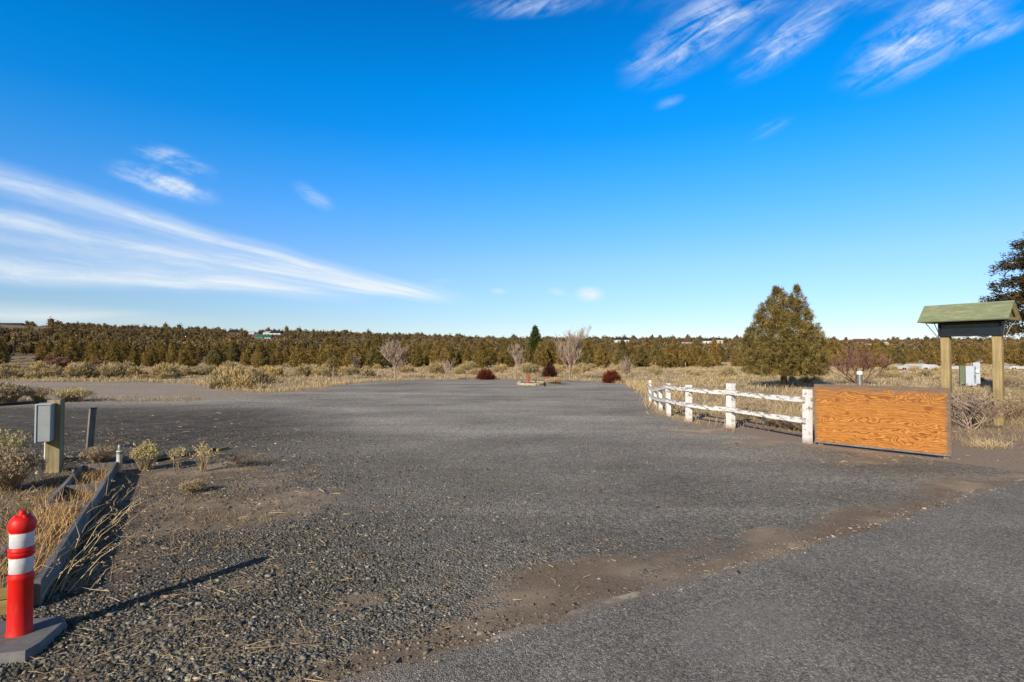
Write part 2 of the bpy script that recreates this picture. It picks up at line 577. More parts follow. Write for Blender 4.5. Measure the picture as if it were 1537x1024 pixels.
def ground_field():
    m, nt, p = new_mat('dry_field', 0.95, 0.1)
    v = OBJV(nt)
    x, y, z = SEP(nt, v)
    n1 = NOISE(nt, v, 0.16, 6, 0.65)
    n2 = NOISE(nt, v, 1.8, 7, 0.7)
    n3 = NOISE(nt, v, 24, 5, 0.7)
    straw = RAMP(nt, n2, [(0.3, (0.32, 0.23, 0.125)), (0.5, (0.50, 0.37, 0.20)), (0.72, (0.64, 0.49, 0.28))])
    green = MIX(nt, n3, (0.26, 0.215, 0.125), (0.38, 0.325, 0.205))
    c = MIX(nt, MR(nt, n1, 0.44, 0.62), straw, green)
    dirt = RAMP(nt, n3, [(0.28, (0.20, 0.145, 0.108)), (0.55, (0.36, 0.27, 0.20)), (0.78, (0.52, 0.405, 0.305))])
    near = MR(nt, y, 19, 13)
    bare = MR(nt, MA(nt, 'ADD', near, MA(nt, 'MULTIPLY', MA(nt, 'SUBTRACT', n2, 0.5), 1.4)), 0.35, 0.75)
    c = MIX(nt, bare, c, dirt)
    # hillside: bare brown soil between the far trees
    far = MR(nt, y, 100, 150)
    soil = RAMP(nt, n1, [(0.35, (0.20, 0.145, 0.085)), (0.6, (0.30, 0.225, 0.14))])
    c = MIX(nt, far, c, soil)
    nt.links.new(c, p.inputs['Base Color'])
    BUMP(nt, p, n3, 0.35, 0.02)
    return m


def asphalt_mat():
    m, nt, p = new_mat('asphalt', 0.88, 0.2)
    v = OBJV(nt)
    x, y, z = SEP(nt, v)
    v1 = VORO(nt, v, 120)
    c1 = SEP(nt, v1.outputs['Color'])[0]
    v2 = VORO(nt, v, 60)
    c2 = SEP(nt, v2.outputs['Color'])[1]
    mv = MA(nt, 'ADD', MA(nt, 'MULTIPLY', c1, 0.6), MA(nt, 'MULTIPLY', c2, 0.4))
    c = RAMP(nt, mv, [(0.1, (0.104, 0.094, 0.081)), (0.45, (0.232, 0.211, 0.181)), (0.72, (0.346, 0.315, 0.270)), (0.95, (0.575, 0.52, 0.44))])
    big = NOISE(nt, v, 0.9, 5, 0.6)
    g = MR(nt, big, 0.3, 0.7, 0.82, 1.12)
    c = MIX(nt, 1.0, c, N(nt, 'ShaderNodeCombineColor', {0: g, 1: g, 2: g}).outputs[0], 'MULTIPLY')
    # old sealed patch, paler
    pc = G(1120, 950)
    q = MAPV(nt, v, (pc.x, pc.y, 0), (0, 0, R(35)), (0.62, 0.34, 1e3), 'TEXTURE')
    ln = N(nt, 'ShaderNodeVectorMath', {0: q}, operation='LENGTH').outputs['Value']
    pm = MR(nt, MA(nt, 'ADD', ln, MA(nt, 'MULTIPLY', MA(nt, 'SUBTRACT', NOISE(nt, v, 5, 4), 0.5), 0.6)), 1.05, 0.85)
    sealed = MIX(nt, NOISE(nt, v, 90, 5, 0.75), (0.22, 0.20, 0.18), (0.38, 0.345, 0.31))
    c = MIX(nt, MA(nt, 'MULTIPLY', pm, 0.32), c, sealed)
    dist = MA(nt, 'SUBTRACT', RC, MA(nt, 'ADD', MA(nt, 'MULTIPLY', x, rn.x), MA(nt, 'MULTIPLY', y, rn.y)))
    ed = MR(nt, MA(nt, 'ADD', dist, MA(nt, 'MULTIPLY', MA(nt, 'SUBTRACT', NOISE(nt, v, 4, 6, 0.7), 0.5), 0.35)), 0.16, -0.03)
    c = MIX(nt, MA(nt, 'MULTIPLY', ed, 0.6), c, (0.30, 0.235, 0.175))
    lip = MA(nt, 'MULTIPLY', MR(nt, MA(nt, 'ADD', dist, MA(nt, 'MULTIPLY', MA(nt, 'SUBTRACT', NOISE(nt, v, 7, 4), 0.5), 0.12)), 0.05, 0.0), MR(nt, NOISE(nt, v, 1.3, 4, 0.7), 0.5, 0.62))
    c = MIX(nt, MA(nt, 'MULTIPLY', lip, 0.7), c, (0.62, 0.53, 0.41))
    nt.links.new(c, p.inputs['Base Color'])
    h = MA(nt, 'SUBTRACT', MA(nt, 'MULTIPLY', c1, 0.5), MA(nt, 'MULTIPLY', v1.outputs['Distance'], 30))
    nb = BUMP(nt, None, NOISE(nt, v, 1.2, 2), 0.35, 0.03)
    BUMP(nt, p, h, 0.5, 0.005, nb)
    return m


def vcol_mat(name, base, rough=0.9, spec=0.1, rand=None, transl=0.0):
    """base colour x vertex colour; rand = second colour mixed by a random value per object"""
    m, nt, p = new_mat(name, rough, spec)
    a = N(nt, 'ShaderNodeVertexColor', layer_name='Col').outputs[0]
    c = base
    if rand is not None:
        oi = nt.nodes.new('ShaderNodeObjectInfo').outputs['Random']
        if len(rand) == 2 and isinstance(rand[0], tuple):
            c = RAMP(nt, oi, [(0.0, base), (0.5, rand[0]), (1.0, rand[1])])
        else:
            c = RAMP(nt, oi, [(0.0, base), (1.0, rand)])
    out = MIX(nt, 1.0, c, a, 'MULTIPLY')
    nt.links.new(out, p.inputs['Base Color'])
    if transl:
        t = N(nt, 'ShaderNodeBsdfTranslucent', {0: out})
        mx = N(nt, 'ShaderNodeMixShader', {0: transl, 1: p.outputs[0], 2: t.outputs[0]})
        nt.links.new(mx.outputs[0], nt.nodes['Material Output'].inputs[0])
    return m


def plain_mat(name, c0, c1, scale=8.0, rough=0.6, spec=0.3, bump=0.0, metal=0.0, stretch=(1, 1, 1)):
    m, nt, p = new_mat(name, rough, spec)
    v = OBJV(nt)
    n = NOISE(nt, MAPV(nt, v, scale=stretch), scale, 6, 0.65)
    nt.links.new(RAMP(nt, n, [(0.3, c0), (0.7, c1)]), p.inputs['Base Color'])
    p.inputs['Metallic'].default_value = metal
    if bump:
        BUMP(nt, p, n, bump, 0.01)
    return m


def timber_mat(name, dark, light, axis='Z', freq=14.0, rough=0.85):
    m, nt, p = new_mat(name, rough, 0.2)
    v = OBJV(nt)
    st = {'X': (0.6, 9, 9), 'Y': (9, 0.6, 9), 'Z': (9, 9, 0.6)}[axis]
    g = NOISE(nt, MAPV(nt, v, scale=st), freq / 6, 7, 0.7, 0.4)
    s2 = NOISE(nt, v, 1.7, 4)
    c = RAMP(nt, g, [(0.25, dark), (0.5, tuple((a + b) / 2 for a, b in zip(dark, light))), (0.75, light)])
    gg = MR(nt, s2, 0.3, 0.7, 0.78, 1.15)
    c = MIX(nt, 1.0, c, N(nt, 'ShaderNodeCombineColor', {0: gg, 1: gg, 2: gg}).outputs[0], 'MULTIPLY')
    nt.links.new(c, p.inputs['Base Color'])
    BUMP(nt, p, g, 0.5, 0.006)
    return m


def white_paint_mat(low_dirt=0.7):
    m, nt, p = new_mat('peeling_white_paint', 0.75, 0.25)
    v = nt.nodes.new('ShaderNodeTexCoord').outputs['Object']
    g = NOISE(nt, v, 9, 7, 0.7)
    flake = NOISE(nt, MAPV(nt, v, scale=(7, 7, 12) if low_dirt else (14, 5, 16)), 1.0, 6, 0.72)
    mask = MR(nt, flake, 0.55 if low_dirt else 0.49, 0.61 if low_dirt else 0.57)
    z = SEP(nt, v)[2]
    low = MR(nt, z, 0.14, 0.02)
    wood = MIX(nt, g, (0.20, 0.175, 0.15), (0.40, 0.36, 0.31))
    paint = MIX(nt, g, (0.70, 0.70, 0.68), (0.86, 0.86, 0.85))
    c = MIX(nt, mask, paint, wood)
    c = MIX(nt, MA(nt, 'MULTIPLY', low, low_dirt), c, (0.36, 0.26, 0.18))
    nt.links.new(c, p.inputs['Base Color'])
    BUMP(nt, p, MA(nt, 'SUBTRACT', 1.0, mask), 0.5, 0.004)
    return m


def plywood_mat():
    m, nt, p = new_mat('weathered_plywood', 0.7, 0.2)
    v = OBJV(nt)
    x, y, z = SEP(nt, v)             # x along the sheet (0..W), z up
    flow = NOISE(nt, MAPV(nt, v, scale=(0.5, 1, 1.5)), 2.0, 3, 0.5, 0.12)
    jit = NOISE(nt, MAPV(nt, v, scale=(5, 1, 30)), 1.0, 4, 0.7)
    ph = MA(nt, 'ADD', MA(nt, 'MULTIPLY', flow, 150.0), MA(nt, 'ADD', MA(nt, 'MULTIPLY', z, 260.0), MA(nt, 'MULTIPLY', jit, 4.5)))
    ring = MA(nt, 'SINE', ph)
    wide = MA(nt, 'SINE', MA(nt, 'MULTIPLY', ph, 0.31))
    fibre = NOISE(nt, MAPV(nt, v, scale=(2.4, 1, 85)), 1.0, 6, 0.75)
    mott = NOISE(nt, MAPV(nt, v, scale=(3.5, 1, 9)), 2.0, 6, 0.75)
    gr = MA(nt, 'ADD', MA(nt, 'MULTIPLY', ring, 0.115), MA(nt, 'ADD', MA(nt, 'MULTIPLY', wide, 0.035), MA(nt, 'ADD', MA(nt, 'MULTIPLY', fibre, 0.45), MA(nt, 'MULTIPLY', mott, 0.40))))
    c = RAMP(nt, gr, [(0.22, (0.17, 0.057, 0.016)), (0.36, (0.37, 0.140, 0.030)), (0.50, (0.53, 0.235, 0.055)), (0.72, (0.70, 0.375, 0.125))])
    blot = NOISE(nt, MAPV(nt, v, scale=(1.2, 1, 2.2)), 2.2, 5, 0.6)
    c = MIX(nt, MR(nt, blot, 0.5, 0.75, 0, 0.45), c, (0.25, 0.095, 0.028))
    for kx, kz, kr in ((0.45, 0.86, 0.05), (1.33, 0.93, 0.045), (1.86, 0.31, 0.05), (0.98, 0.88, 0.03), (0.62, 0.60, 0.04), (1.95, 0.78, 0.06)):
        q = MAPV(nt, v, (kx, 0, kz), (0, 0, 0), (kr * 1.5, 1e3, kr), 'TEXTURE')
        ln = N(nt, 'ShaderNodeVectorMath', {0: q}, operation='LENGTH').outputs['Value']
        c = MIX(nt, MR(nt, MA(nt, 'ADD', ln, MA(nt, 'MULTIPLY', fibre, 0.5)), 1.3, 0.6, 0, 0.75), c, (0.22, 0.065, 0.015))
    # greyed, sun-bleached rim: widest along the top and the two ends
    nb = NOISE(nt, MAPV(nt, v, scale=(2.5, 1, 7)), 2.0, 6, 0.7)
    wig = MA(nt, 'MULTIPLY', MA(nt, 'SUBTRACT', nb, 0.5), 0.42)
    top = MR(nt, MA(nt, 'ADD', z, wig), BH - 0.17, BH - 0.01)
    lft = MR(nt, MA(nt, 'ADD', x, MA(nt, 'MULTIPLY', wig, 0.6)), 0.09, -0.01)
    rgt = MR(nt, MA(nt, 'ADD', x, MA(nt, 'MULTIPLY', wig, 0.7)), BW - 0.12, BW - 0.01)
    rim = MA(nt, 'MAXIMUM', top, MA(nt, 'MAXIMUM', MA(nt, 'MULTIPLY', lft, 0.8), rgt))
    streaks = NOISE(nt, MAPV(nt, v, scale=(2.4, 1, 34)), 1.0, 6, 0.72)
    rim = MA(nt, 'MULTIPLY', rim, MR(nt, streaks, 0.25, 0.6, 0.6, 1.0))
    grey = MIX(nt, fibre, (0.075, 0.058, 0.050), (0.25, 0.205, 0.175))
    upst = MA(nt, 'MULTIPLY', MR(nt, MA(nt, 'ADD', z, MA(nt, 'MULTIPLY', wig, 1.6)), BH - 0.55, BH - 0.1), MR(nt, streaks, 0.35, 0.75, 0.1, 0.55))
    c = MIX(nt, upst, c, (0.20, 0.105, 0.055))
    c = MIX(nt, rim, c, grey)
    nt.links.new(c, p.inputs['Base Color'])
    BUMP(nt, p, gr, 0.35, 0.003)
    return m


def roof_mat():
    m, nt, p = new_mat('mossy_green_roof', 0.9, 0.2)
    v = OBJV(nt)
    n = NOISE(nt, MAPV(nt, v, scale=(2, 8, 8)), 1.6, 6, 0.65)
    n2 = NOISE(nt, v, 14, 5, 0.7)
    c = RAMP(nt, n, [(0.3, (0.175, 0.205, 0.115)), (0.55, (0.25, 0.28, 0.165)), (0.75, (0.38, 0.40, 0.26))])
    c = MIX(nt, MR(nt, n2, 0.62, 0.72, 0, 0.5), c, (0.40, 0.38, 0.27))
    nt.links.new(c, p.inputs['Base Color'])
    BUMP(nt, p, n2, 0.5, 0.006)
    return m


def glass_mat(name='dark_glass'):
    m, nt, p = new_mat(name, 0.08, 0.5)
    v = OBJV(nt)
    n = NOISE(nt, v, 3, 3)
    nt.links.new(RAMP(nt, n, [(0.3, (0.004, 0.010, 0.018)), (0.7, (0.012, 0.028, 0.045))]), p.inputs['Base Color'])
    nt.links.new(MR(nt, n, 0.3, 0.7, 0.05, 0.18), p.inputs['Roughness'])
    return m


def bollard_mat():
    m, nt, p = new_mat('scuffed_red_plastic', 0.42, 0.4)
    v = OBJV(nt)
    n = NOISE(nt, MAPV(nt, v, scale=(1, 1, 0.25)), 26, 6, 0.7)
    n2 = NOISE(nt, v, 5, 3)
    c = MIX(nt, MR(nt, n2, 0.3, 0.7), (0.68, 0.009, 0.007), (0.80, 0.016, 0.011))
    z = SEP(nt, v)[2]
    dust = MA(nt, 'MULTIPLY', MR(nt, n, 0.54, 0.70), 0.34)
    dust = MA(nt, 'MAXIMUM', dust, MR(nt, MA(nt, 'ADD', z, MA(nt, 'MULTIPLY', n, 0.1)), 0.16, 0.05, 0, 0.35))
    c = MIX(nt, dust, c, (0.42, 0.10, 0.07))
    nt.links.new(c, p.inputs['Base Color'])
    sc2 = NOISE(nt, MAPV(nt, v, scale=(30, 30, 7)), 1.0, 5, 0.75)
    c = MIX(nt, MR(nt, sc2, 0.64, 0.70, 0, 0.6), c, (0.16, 0.02, 0.015))
    nt.links.new(c, p.inputs['Base Color'])
    nt.links.new(MR(nt, n, 0.3, 0.7, 0.35, 0.6), p.inputs['Roughness'])
    return m


BW, BH = 2.28, 1.16
M_gravel = ground_gravel()
M_field = ground_field()
M_asph = asphalt_mat()
M_white = white_paint_mat()
M_white_r = white_paint_mat(0.0)
M_ply = plywood_mat()
M_roof = roof_mat()
M_glass = glass_mat()
M_red = bollard_mat()
M_refl = plain_mat('reflective_band', (0.56, 0.57, 0.60), (0.74, 0.75, 0.78), 30, 0.4, 0.4)
M_rubber = plain_mat('grey_rubber', (0.115, 0.11, 0.11), (0.22, 0.21, 0.205), 9, 0.8, 0.3, 0.4)
M_box = plain_mat('grey_painted_steel', (0.30, 0.34, 0.36), (0.39, 0.43, 0.45), 5, 0.5, 0.35)
M_boxp = plain_mat('pale_blue_grey_steel', (0.42, 0.48, 0.57), (0.50, 0.56, 0.64), 5, 0.5, 0.3)
M_boxg = plain_mat('olive_green_steel', (0.115, 0.145, 0.075), (0.155, 0.185, 0.10), 5, 0.6, 0.3)
M_pvc = plain_mat('white_pvc', (0.62, 0.61, 0.58), (0.78, 0.77, 0.74), 12, 0.45, 0.4)
M_black = plain_mat('black_rubber', (0.012, 0.012, 0.013), (0.03, 0.03, 0.03), 20, 0.5, 0.3)
M_steel = plain_mat('dull_steel', (0.22, 0.225, 0.23), (0.36, 0.365, 0.37), 14, 0.45, 0.5, 0.1, 0.6)
M_darkbox = plain_mat('black_painted_wood', (0.010, 0.013, 0.020), (0.026, 0.030, 0.042), 9, 0.5, 0.3)
M_treat = timber_mat('green_treated_timber', (0.19, 0.155, 0.080), (0.43, 0.365, 0.215), 'Z')
M_treat2 = timber_mat('tan_treated_timber', (0.235, 0.175, 0.078), (0.47, 0.375, 0.195), 'Z')
M_grey = timber_mat('weathered_grey_timber', (0.095, 0.088, 0.084), (0.30, 0.275, 0.25), 'Z')
M_greyx = timber_mat('weathered_grey_board', (0.105, 0.100, 0.098), (0.31, 0.29, 0.27), 'Y')
M_yell = timber_mat('raw_yellow_timber', (0.26, 0.17, 0.055), (0.55, 0.40, 0.17), 'X')
M_bark = timber_mat('juniper_bark', (0.030, 0.024, 0.020), (0.13, 0.10, 0.08), 'Z')
M_twig = plain_mat('bare_grey_twigs', (0.27, 0.205, 0.165), (0.46, 0.36, 0.295), 3, 0.85, 0.1)
M_twigd = plain_mat('dead_weed_stalks', (0.15, 0.115, 0.085), (0.34, 0.275, 0.205), 3, 0.85, 0.1)
M_twigp = plain_mat('purple_brown_twigs', (0.16, 0.085, 0.065), (0.30, 0.165, 0.125), 3, 0.85, 0.1)
M_twigr = plain_mat('dark_red_twigs', (0.050, 0.015, 0.011), (0.125, 0.033, 0.021), 3, 0.85, 0.1)
M_jun = vcol_mat('juniper_foliage_near', (0.222, 0.172, 0.058))
M_junf = vcol_mat('juniper_foliage', (0.215, 0.162, 0.050), rand=((0.275, 0.185, 0.060), (0.165, 0.138, 0.050)))
M_junh = vcol_mat('juniper_foliage_far', (0.185, 0.138, 0.066))
M_jund = vcol_mat('juniper_foliage_dark', (0.060, 0.050, 0.024))
M_sage = vcol_mat('sagebrush_leaves', (0.50, 0.38, 0.19), rand=((0.37, 0.305, 0.17), (0.60, 0.445, 0.21)))
M_straw = vcol_mat('dry_grass_blades', (0.60, 0.465, 0.275))
M_stone = vcol_mat('gravel_stones', (1, 1, 1), 0.88, 0.2)
M_redb = vcol_mat('dark_red_leaves', (0.135, 0.032, 0.018))
M_flow = vcol_mat('dried_flower_heads', (0.62, 0.52, 0.27))
M_rock = plain_mat('pale_stone', (0.34, 0.27, 0.19), (0.58, 0.49, 0.37), 6, 0.9, 0.1, 0.5)

# ------------------------------------------------------------------ the ground
def graded(lo, hi, fine, lim, grow):
    v = [0.0]
    s = fine
    while v[-1] < hi:
        v.append(v[-1] + s)
        if v[-1] > lim:
            s *= grow
    u = [0.0]
    s = fine
    while u[-1] > lo:
        u.append(u[-1] - s)
        if u[-1] < -lim:
            s *= grow
    return np.array(sorted(set(u + v)))


gx = graded(-3200, 3200, 9.0, 260, 1.10)
gy = graded(-120, 4200, 9.0, 520, 1.10)
XX, YY = np.meshgrid(gx, gy)
ZZ = terrain(XX, YY)
nx, ny = len(gx), len(gy)
idx = np.arange(nx * ny).reshape(ny, nx)
F = np.stack([idx[:-1, :-1], idx[:-1, 1:], idx[1:, 1:], idx[1:, :-1]], -1).reshape(-1, 4)
me = mesh_np('ground', np.stack([XX, YY, ZZ], -1).reshape(-1, 3), F, smooth_shade=True)
tag(link_mesh('ground', me, M_field), kind='structure')


def ragged(pts, step, amp, seed):
    r = random.Random(seed)
    out = []
    for a, b in zip(pts[:-1], pts[1:]):
        a, b = Vector(a[:2]), Vector(b[:2])
        L = (b - a).length
        n = max(1, int(L / step))
        d = (b - a).normalized()
        nrm = Vector((-d.y, d.x))
        for i in range(n):
            j = amp * r.gauss(0, 1) if (i or True) else 0
            out.append(a + d * (L * i / n) + nrm * j)
    out.append(Vector(pts[-1][:2]))
    return out


edge_px = [(0, 572), (100, 574), (200, 574), (300, 577), (318, 585), (400, 590), (440, 588), (480, 583), (520, 577), (560, 573), (640, 570), (740, 569),
           (850, 571), (905, 573.5), (940, 578), (958, 586), (966, 596), (970, 606), (985, 619), (1010, 630), (1045, 640), (1100, 650),
           (1205, 669), (1300, 682), (1420, 692), (1537, 708), (1640, 722)]
edge = [G(*p) for p in edge_px]
ring = ragged([Vector((-90, 41.0))] + edge, 0.55, 0.10, 3)
LOT_EDGE = np.array([(p.x, p.y) for p in ring])
lot_pts = [(-90, 0.3)] + [(p.x, p.y) for p in ring] + [(16, 10), (16, -2.0), (-20, -2.0)]
MB().poly([(x, y, 0.004) for x, y in lot_pts]).build('gravel_lot', M_gravel)
tag(bpy.data.objects['gravel_lot'], kind='structure')
bpy.data.objects['gravel_lot'].data.polygons[0].use_smooth = False

# the asphalt road: a slab 3 cm proud with a broken edge
e0 = Vector((ROAD_A.x, ROAD_A.y)) - rd * 14
e1 = Vector((ROAD_B.x, ROAD_B.y)) + rd * 90
r2 = random.Random(5)
road_edge = []
t = 0.0
L = (e1 - e0).length
j = 0
while t < L:
    stp = 0.05 if 10 < t < 30 else 0.5
    j = j * 0.86 + r2.gauss(0, 0.016)
    wv = 0.05 * math.sin(t * 0.9) + 0.03 * math.sin(t * 2.3 + 1)
    road_edge.append(e0 + rd * t + rn * (j + wv))
    t += stp
pts = [(p.x, p.y) for p in road_edge]
far = [(pts[-1][0] - rn.x * 8, pts[-1][1] - rn.y * 8), (pts[0][0] - rn.x * 8, pts[0][1] - rn.y * 8)]
ro = MB()
ro.prism(pts + far, 0.006, 0.026)
tag(ro.build('road', M_asph), kind='structure')


def in_lot(x, y):
    """inside the lot polygon (vectorised)"""
    poly = np.array(lot_pts)
    ins = np.zeros(len(x), bool)
    jn = len(poly) - 1
    for i in range(len(poly)):
        xi, yi = poly[i]
        xj, yj = poly[jn]
        c = ((yi > y) != (yj > y)) & (x < (xj - xi) * (y - yi) / (yj - yi + 1e-12) + xi)
        ins ^= c
        jn = i
    return ins


# ------------------------------------------------------------------ scatter kits
def tris(P, D, ln, wd, side=None):
    """one slim triangle per row: foot at P, tip at P + D*ln"""
    n = len(P)
    if side is None:
        side = rng.normal(size=(n, 3))
    s = np.cross(D, side)
    s /= np.linalg.norm(s, axis=1, keepdims=True) + 1e-9
    w2 = (np.asarray(wd) * 0.5)
    w2 = np.broadcast_to(w2, (n,))[:, None]
    ln = np.broadcast_to(np.asarray(ln), (n,))[:, None]
    V = np.stack([P - s * w2, P + s * w2, P + D * ln], 1).reshape(-1, 3)
    F = np.arange(3 * n).reshape(-1, 3)
    return V, F


def blades(P, D, bend, ln, wd):
    """bent grass blades: two quads' worth of triangles (3 tris), P foot, D start direction, bend added at the tip"""
    n = len(P)
    s = np.cross(D, rng.normal(size=(n, 3)))
    s /= np.linalg.norm(s, axis=1, keepdims=True) + 1e-9
    ln = np.broadcast_to(np.asarray(ln), (n,))[:, None]
    w2 = np.broadcast_to(np.asarray(wd) * 0.5, (n,))[:, None]
    mid = P + D * ln * 0.55
    tip = mid + (D + bend) * ln * 0.45
    V = np.stack([P - s * w2, P + s * w2, mid + s * w2 * 0.8, mid - s * w2 * 0.8, tip], 1).reshape(-1, 3)
    b = np.arange(n)[:, None] * 5
    F = np.concatenate([b + [[0, 1, 2]], b + [[0, 2, 3]], b + [[3, 2, 4]]], 0)
    return V, F


def unit(v):
    return v / (np.linalg.norm(v, axis=1, keepdims=True) + 1e-9)


ICO = None


def ico():
    global ICO
    if ICO is None:
        bm = bmesh.new()
        bmesh.ops.create_icosphere(bm, subdivisions=1, radius=1)
        bm.verts.ensure_lookup_table()
        v = np.array([x.co[:] for x in bm.verts])
        f = np.array([[q.index for q in p.verts] for p in bm.faces])
        bm.free()
        ICO = (v, f)
    return ICO


CUBE_V = np.array([[x_, y_, z_] for x_ in (-.8, .8) for y_ in (-.8, .8) for z_ in (-.8, .8)], float)
CUBE_F = np.array([[0, 1, 3], [0, 3, 2], [4, 6, 7], [4, 7, 5], [0, 4, 5], [0, 5, 1], [2, 3, 7], [2, 7, 6], [0, 2, 6], [0, 6, 4], [1, 5, 7], [1, 7, 3]])


def stones(P, size, grey, sink=0.35):
    v, f = CUBE_V, CUBE_F
    n = len(P)
    k = len(v)
    jit = np.clip(1 + rng.normal(0, 0.34, (n, k, 1)), 0.45, 1.9)
    sc_ = np.stack([size * rng.uniform(0.9, 1.9, n), size * rng.uniform(0.55, 1.1, n), size * rng.uniform(0.4, 0.9, n)], 1)
    a = rng.uniform(0, 2 * np.pi, n)
    tlt = rng.normal(0, 0.6, n)
    W = (v[None] * jit + rng.normal(0, 0.22, (n, k, 3))) * sc_[:, None, :]
    # tilt about x then turn about z
    y = W[..., 1] * np.cos(tlt)[:, None] - W[..., 2] * np.sin(tlt)[:, None]
    z = W[..., 1] * np.sin(tlt)[:, None] + W[..., 2] * np.cos(tlt)[:, None]
    x = W[..., 0]
    X = x * np.cos(a)[:, None] - y * np.sin(a)[:, None]
    Y = x * np.sin(a)[:, None] + y * np.cos(a)[:, None]
    V = np.stack([X, Y, z], -1) + P[:, None, :]
    V[..., 2] += (sc_[:, 2] * (1 - 2 * sink))[:, None]
    F = f[None] + (np.arange(n) * k)[:, None, None]
    C = np.repeat(grey, k, 0)
    return V.reshape(-1, 3), F.reshape(-1, 3), C


# loose gravel on the lot, thick near the camera
def gravel_scatter():
    n = 430000
    d = 2.2 + 12.0 * rng.random(n) ** 1.5
    az = rng.uniform(-1.25, 1.2, n)
    x, y = az * d, d
    keep = in_lot(x, y) & (road_dist(x, y) > -0.02)
    dm = dirt_np(x, y)
    keep &= rng.random(n) > dm * 0.62
    clump = np.sin(x * 2.1 + np.sin(y * 1.7) * 1.5) * np.sin(y * 2.6 + x * 0.7)
    cden = np.clip(0.62 + 0.38 * clump, 0.15, 1)
    left = np.clip((3.2 - (x + 0.2 * y)) / 4.0, 0.22, 1)
    keep &= rng.random(n) < cden * left * np.clip(1.25 - d / 16, 0.1, 1)
    x, y, d = x[keep], y[keep], d[keep]
    left = left[keep]
    s = rng.lognormal(-5.55, 0.50, len(x)) * (0.75 + 0.55 * left)
    s = np.clip(s, 0.0028, 0.0145)
    g = np.clip(rng.lognormal(-1.93, 0.48, len(x)), 0.045, 0.7)
    hue = rng.random(len(x))
    C = np.stack([g * np.where(hue > 0.86, 1.25, 1.0), g * np.where(hue > 0.80, 0.95, 0.955), g * np.where(hue > 0.80, 0.70, 0.80)], 1)
    pale = rng.random(len(x)) > 0.992
    C[pale] = np.array([0.60, 0.52, 0.40])
    s = np.where(pale, np.minimum(s, 0.011), s)
    V, F, C = stones(np.stack([x, y, np.full(len(x), 0.004)], 1), s, C)
    return mesh_np('loose_gravel', V, F, C)


tag(link_mesh('loose_gravel', gravel_scatter(), M_stone), 'loose dark grey gravel stones covering the lot in front', 'gravel', kind='stuff')


# crumbs of asphalt and pale grit along the road edge
def grit():
    n = 5200
    t = rng.uniform(8, 30, n)
    off = rng.normal(0.03, 0.10, n)
    x = e0.x + rd.x * t + rn.x * off
    y = e0.y + rd.y * t + rn.y * off
    s = np.clip(rng.lognormal(-5.7, 0.5, n), 0.0015, 0.014)
    g = np.clip(rng.lognormal(-1.45, 0.45, n), 0.06, 0.6)
    C = np.stack([g * 1.06, g * 0.96, g * 0.84], 1)
    z = np.where(off < 0.0, 0.026, 0.004)
    V, F, C = stones(np.stack([x, y, z], 1), s, C)
    return mesh_np('edge_grit', V, F, C)


tag(link_mesh('edge_grit', grit(), M_stone), 'pale grit lying along the broken road edge', 'grit', kind='stuff')


# straw litter lying about
def litter():
    n = 3600
    reg = rng.random(n)
    px = np.where(reg < 0.55, rng.uniform(20, 520, n), rng.uniform(0, 480, n))
    py = np.where(reg < 0.55, rng.uniform(690, 1040, n), rng.uniform(606, 700, n))
    pts = np.array([G(a, b)[:] for a, b in zip(px, py)])
    extra = np.array([G(a, b)[:] for a, b in zip(rng.uniform(1230, 1537, 900), rng.uniform(640, 700, 900))])
    e2 = np.array([G(a, b)[:] for a, b in zip(rng.uniform(520, 1200, 160), rng.uniform(700, 960, 160))])
    P = np.concatenate([pts, extra, e2], 0)
    dm = dirt_np(P[:, 0], P[:, 1])
    P = P[(rng.random(len(P)) < 0.35 + dm)]
    P = P[road_dist(P[:, 0], P[:, 1]) > -0.1]
    n = len(P)
    P[:, 2] = rng.uniform(0.008, 0.03, n)
    a = rng.uniform(0, 2 * np.pi, n)
    D = unit(np.stack([np.cos(a), np.sin(a), rng.normal(0.05, 0.12, n)], 1))
    L = rng.lognormal(-2.6, 0.6, n)
    bend = rng.normal(0, 0.35, (n, 3)) * [1, 1, 0.2]
    V, F = blades(P, D, bend, np.clip(L * 0.85, 0.02, 0.26), np.clip(0.0024 + 0.0005 * P[:, 1], 0.0025, 0.014))
    b = np.repeat(rng.uniform(0.45, 1.1, n), 5)
    return mesh_np('straw_litter', V, F, b)


tag(link_mesh('straw_litter', litter(), M_straw), 'dry straw litter strewn over the dirt and gravel', 'straw', kind='stuff')


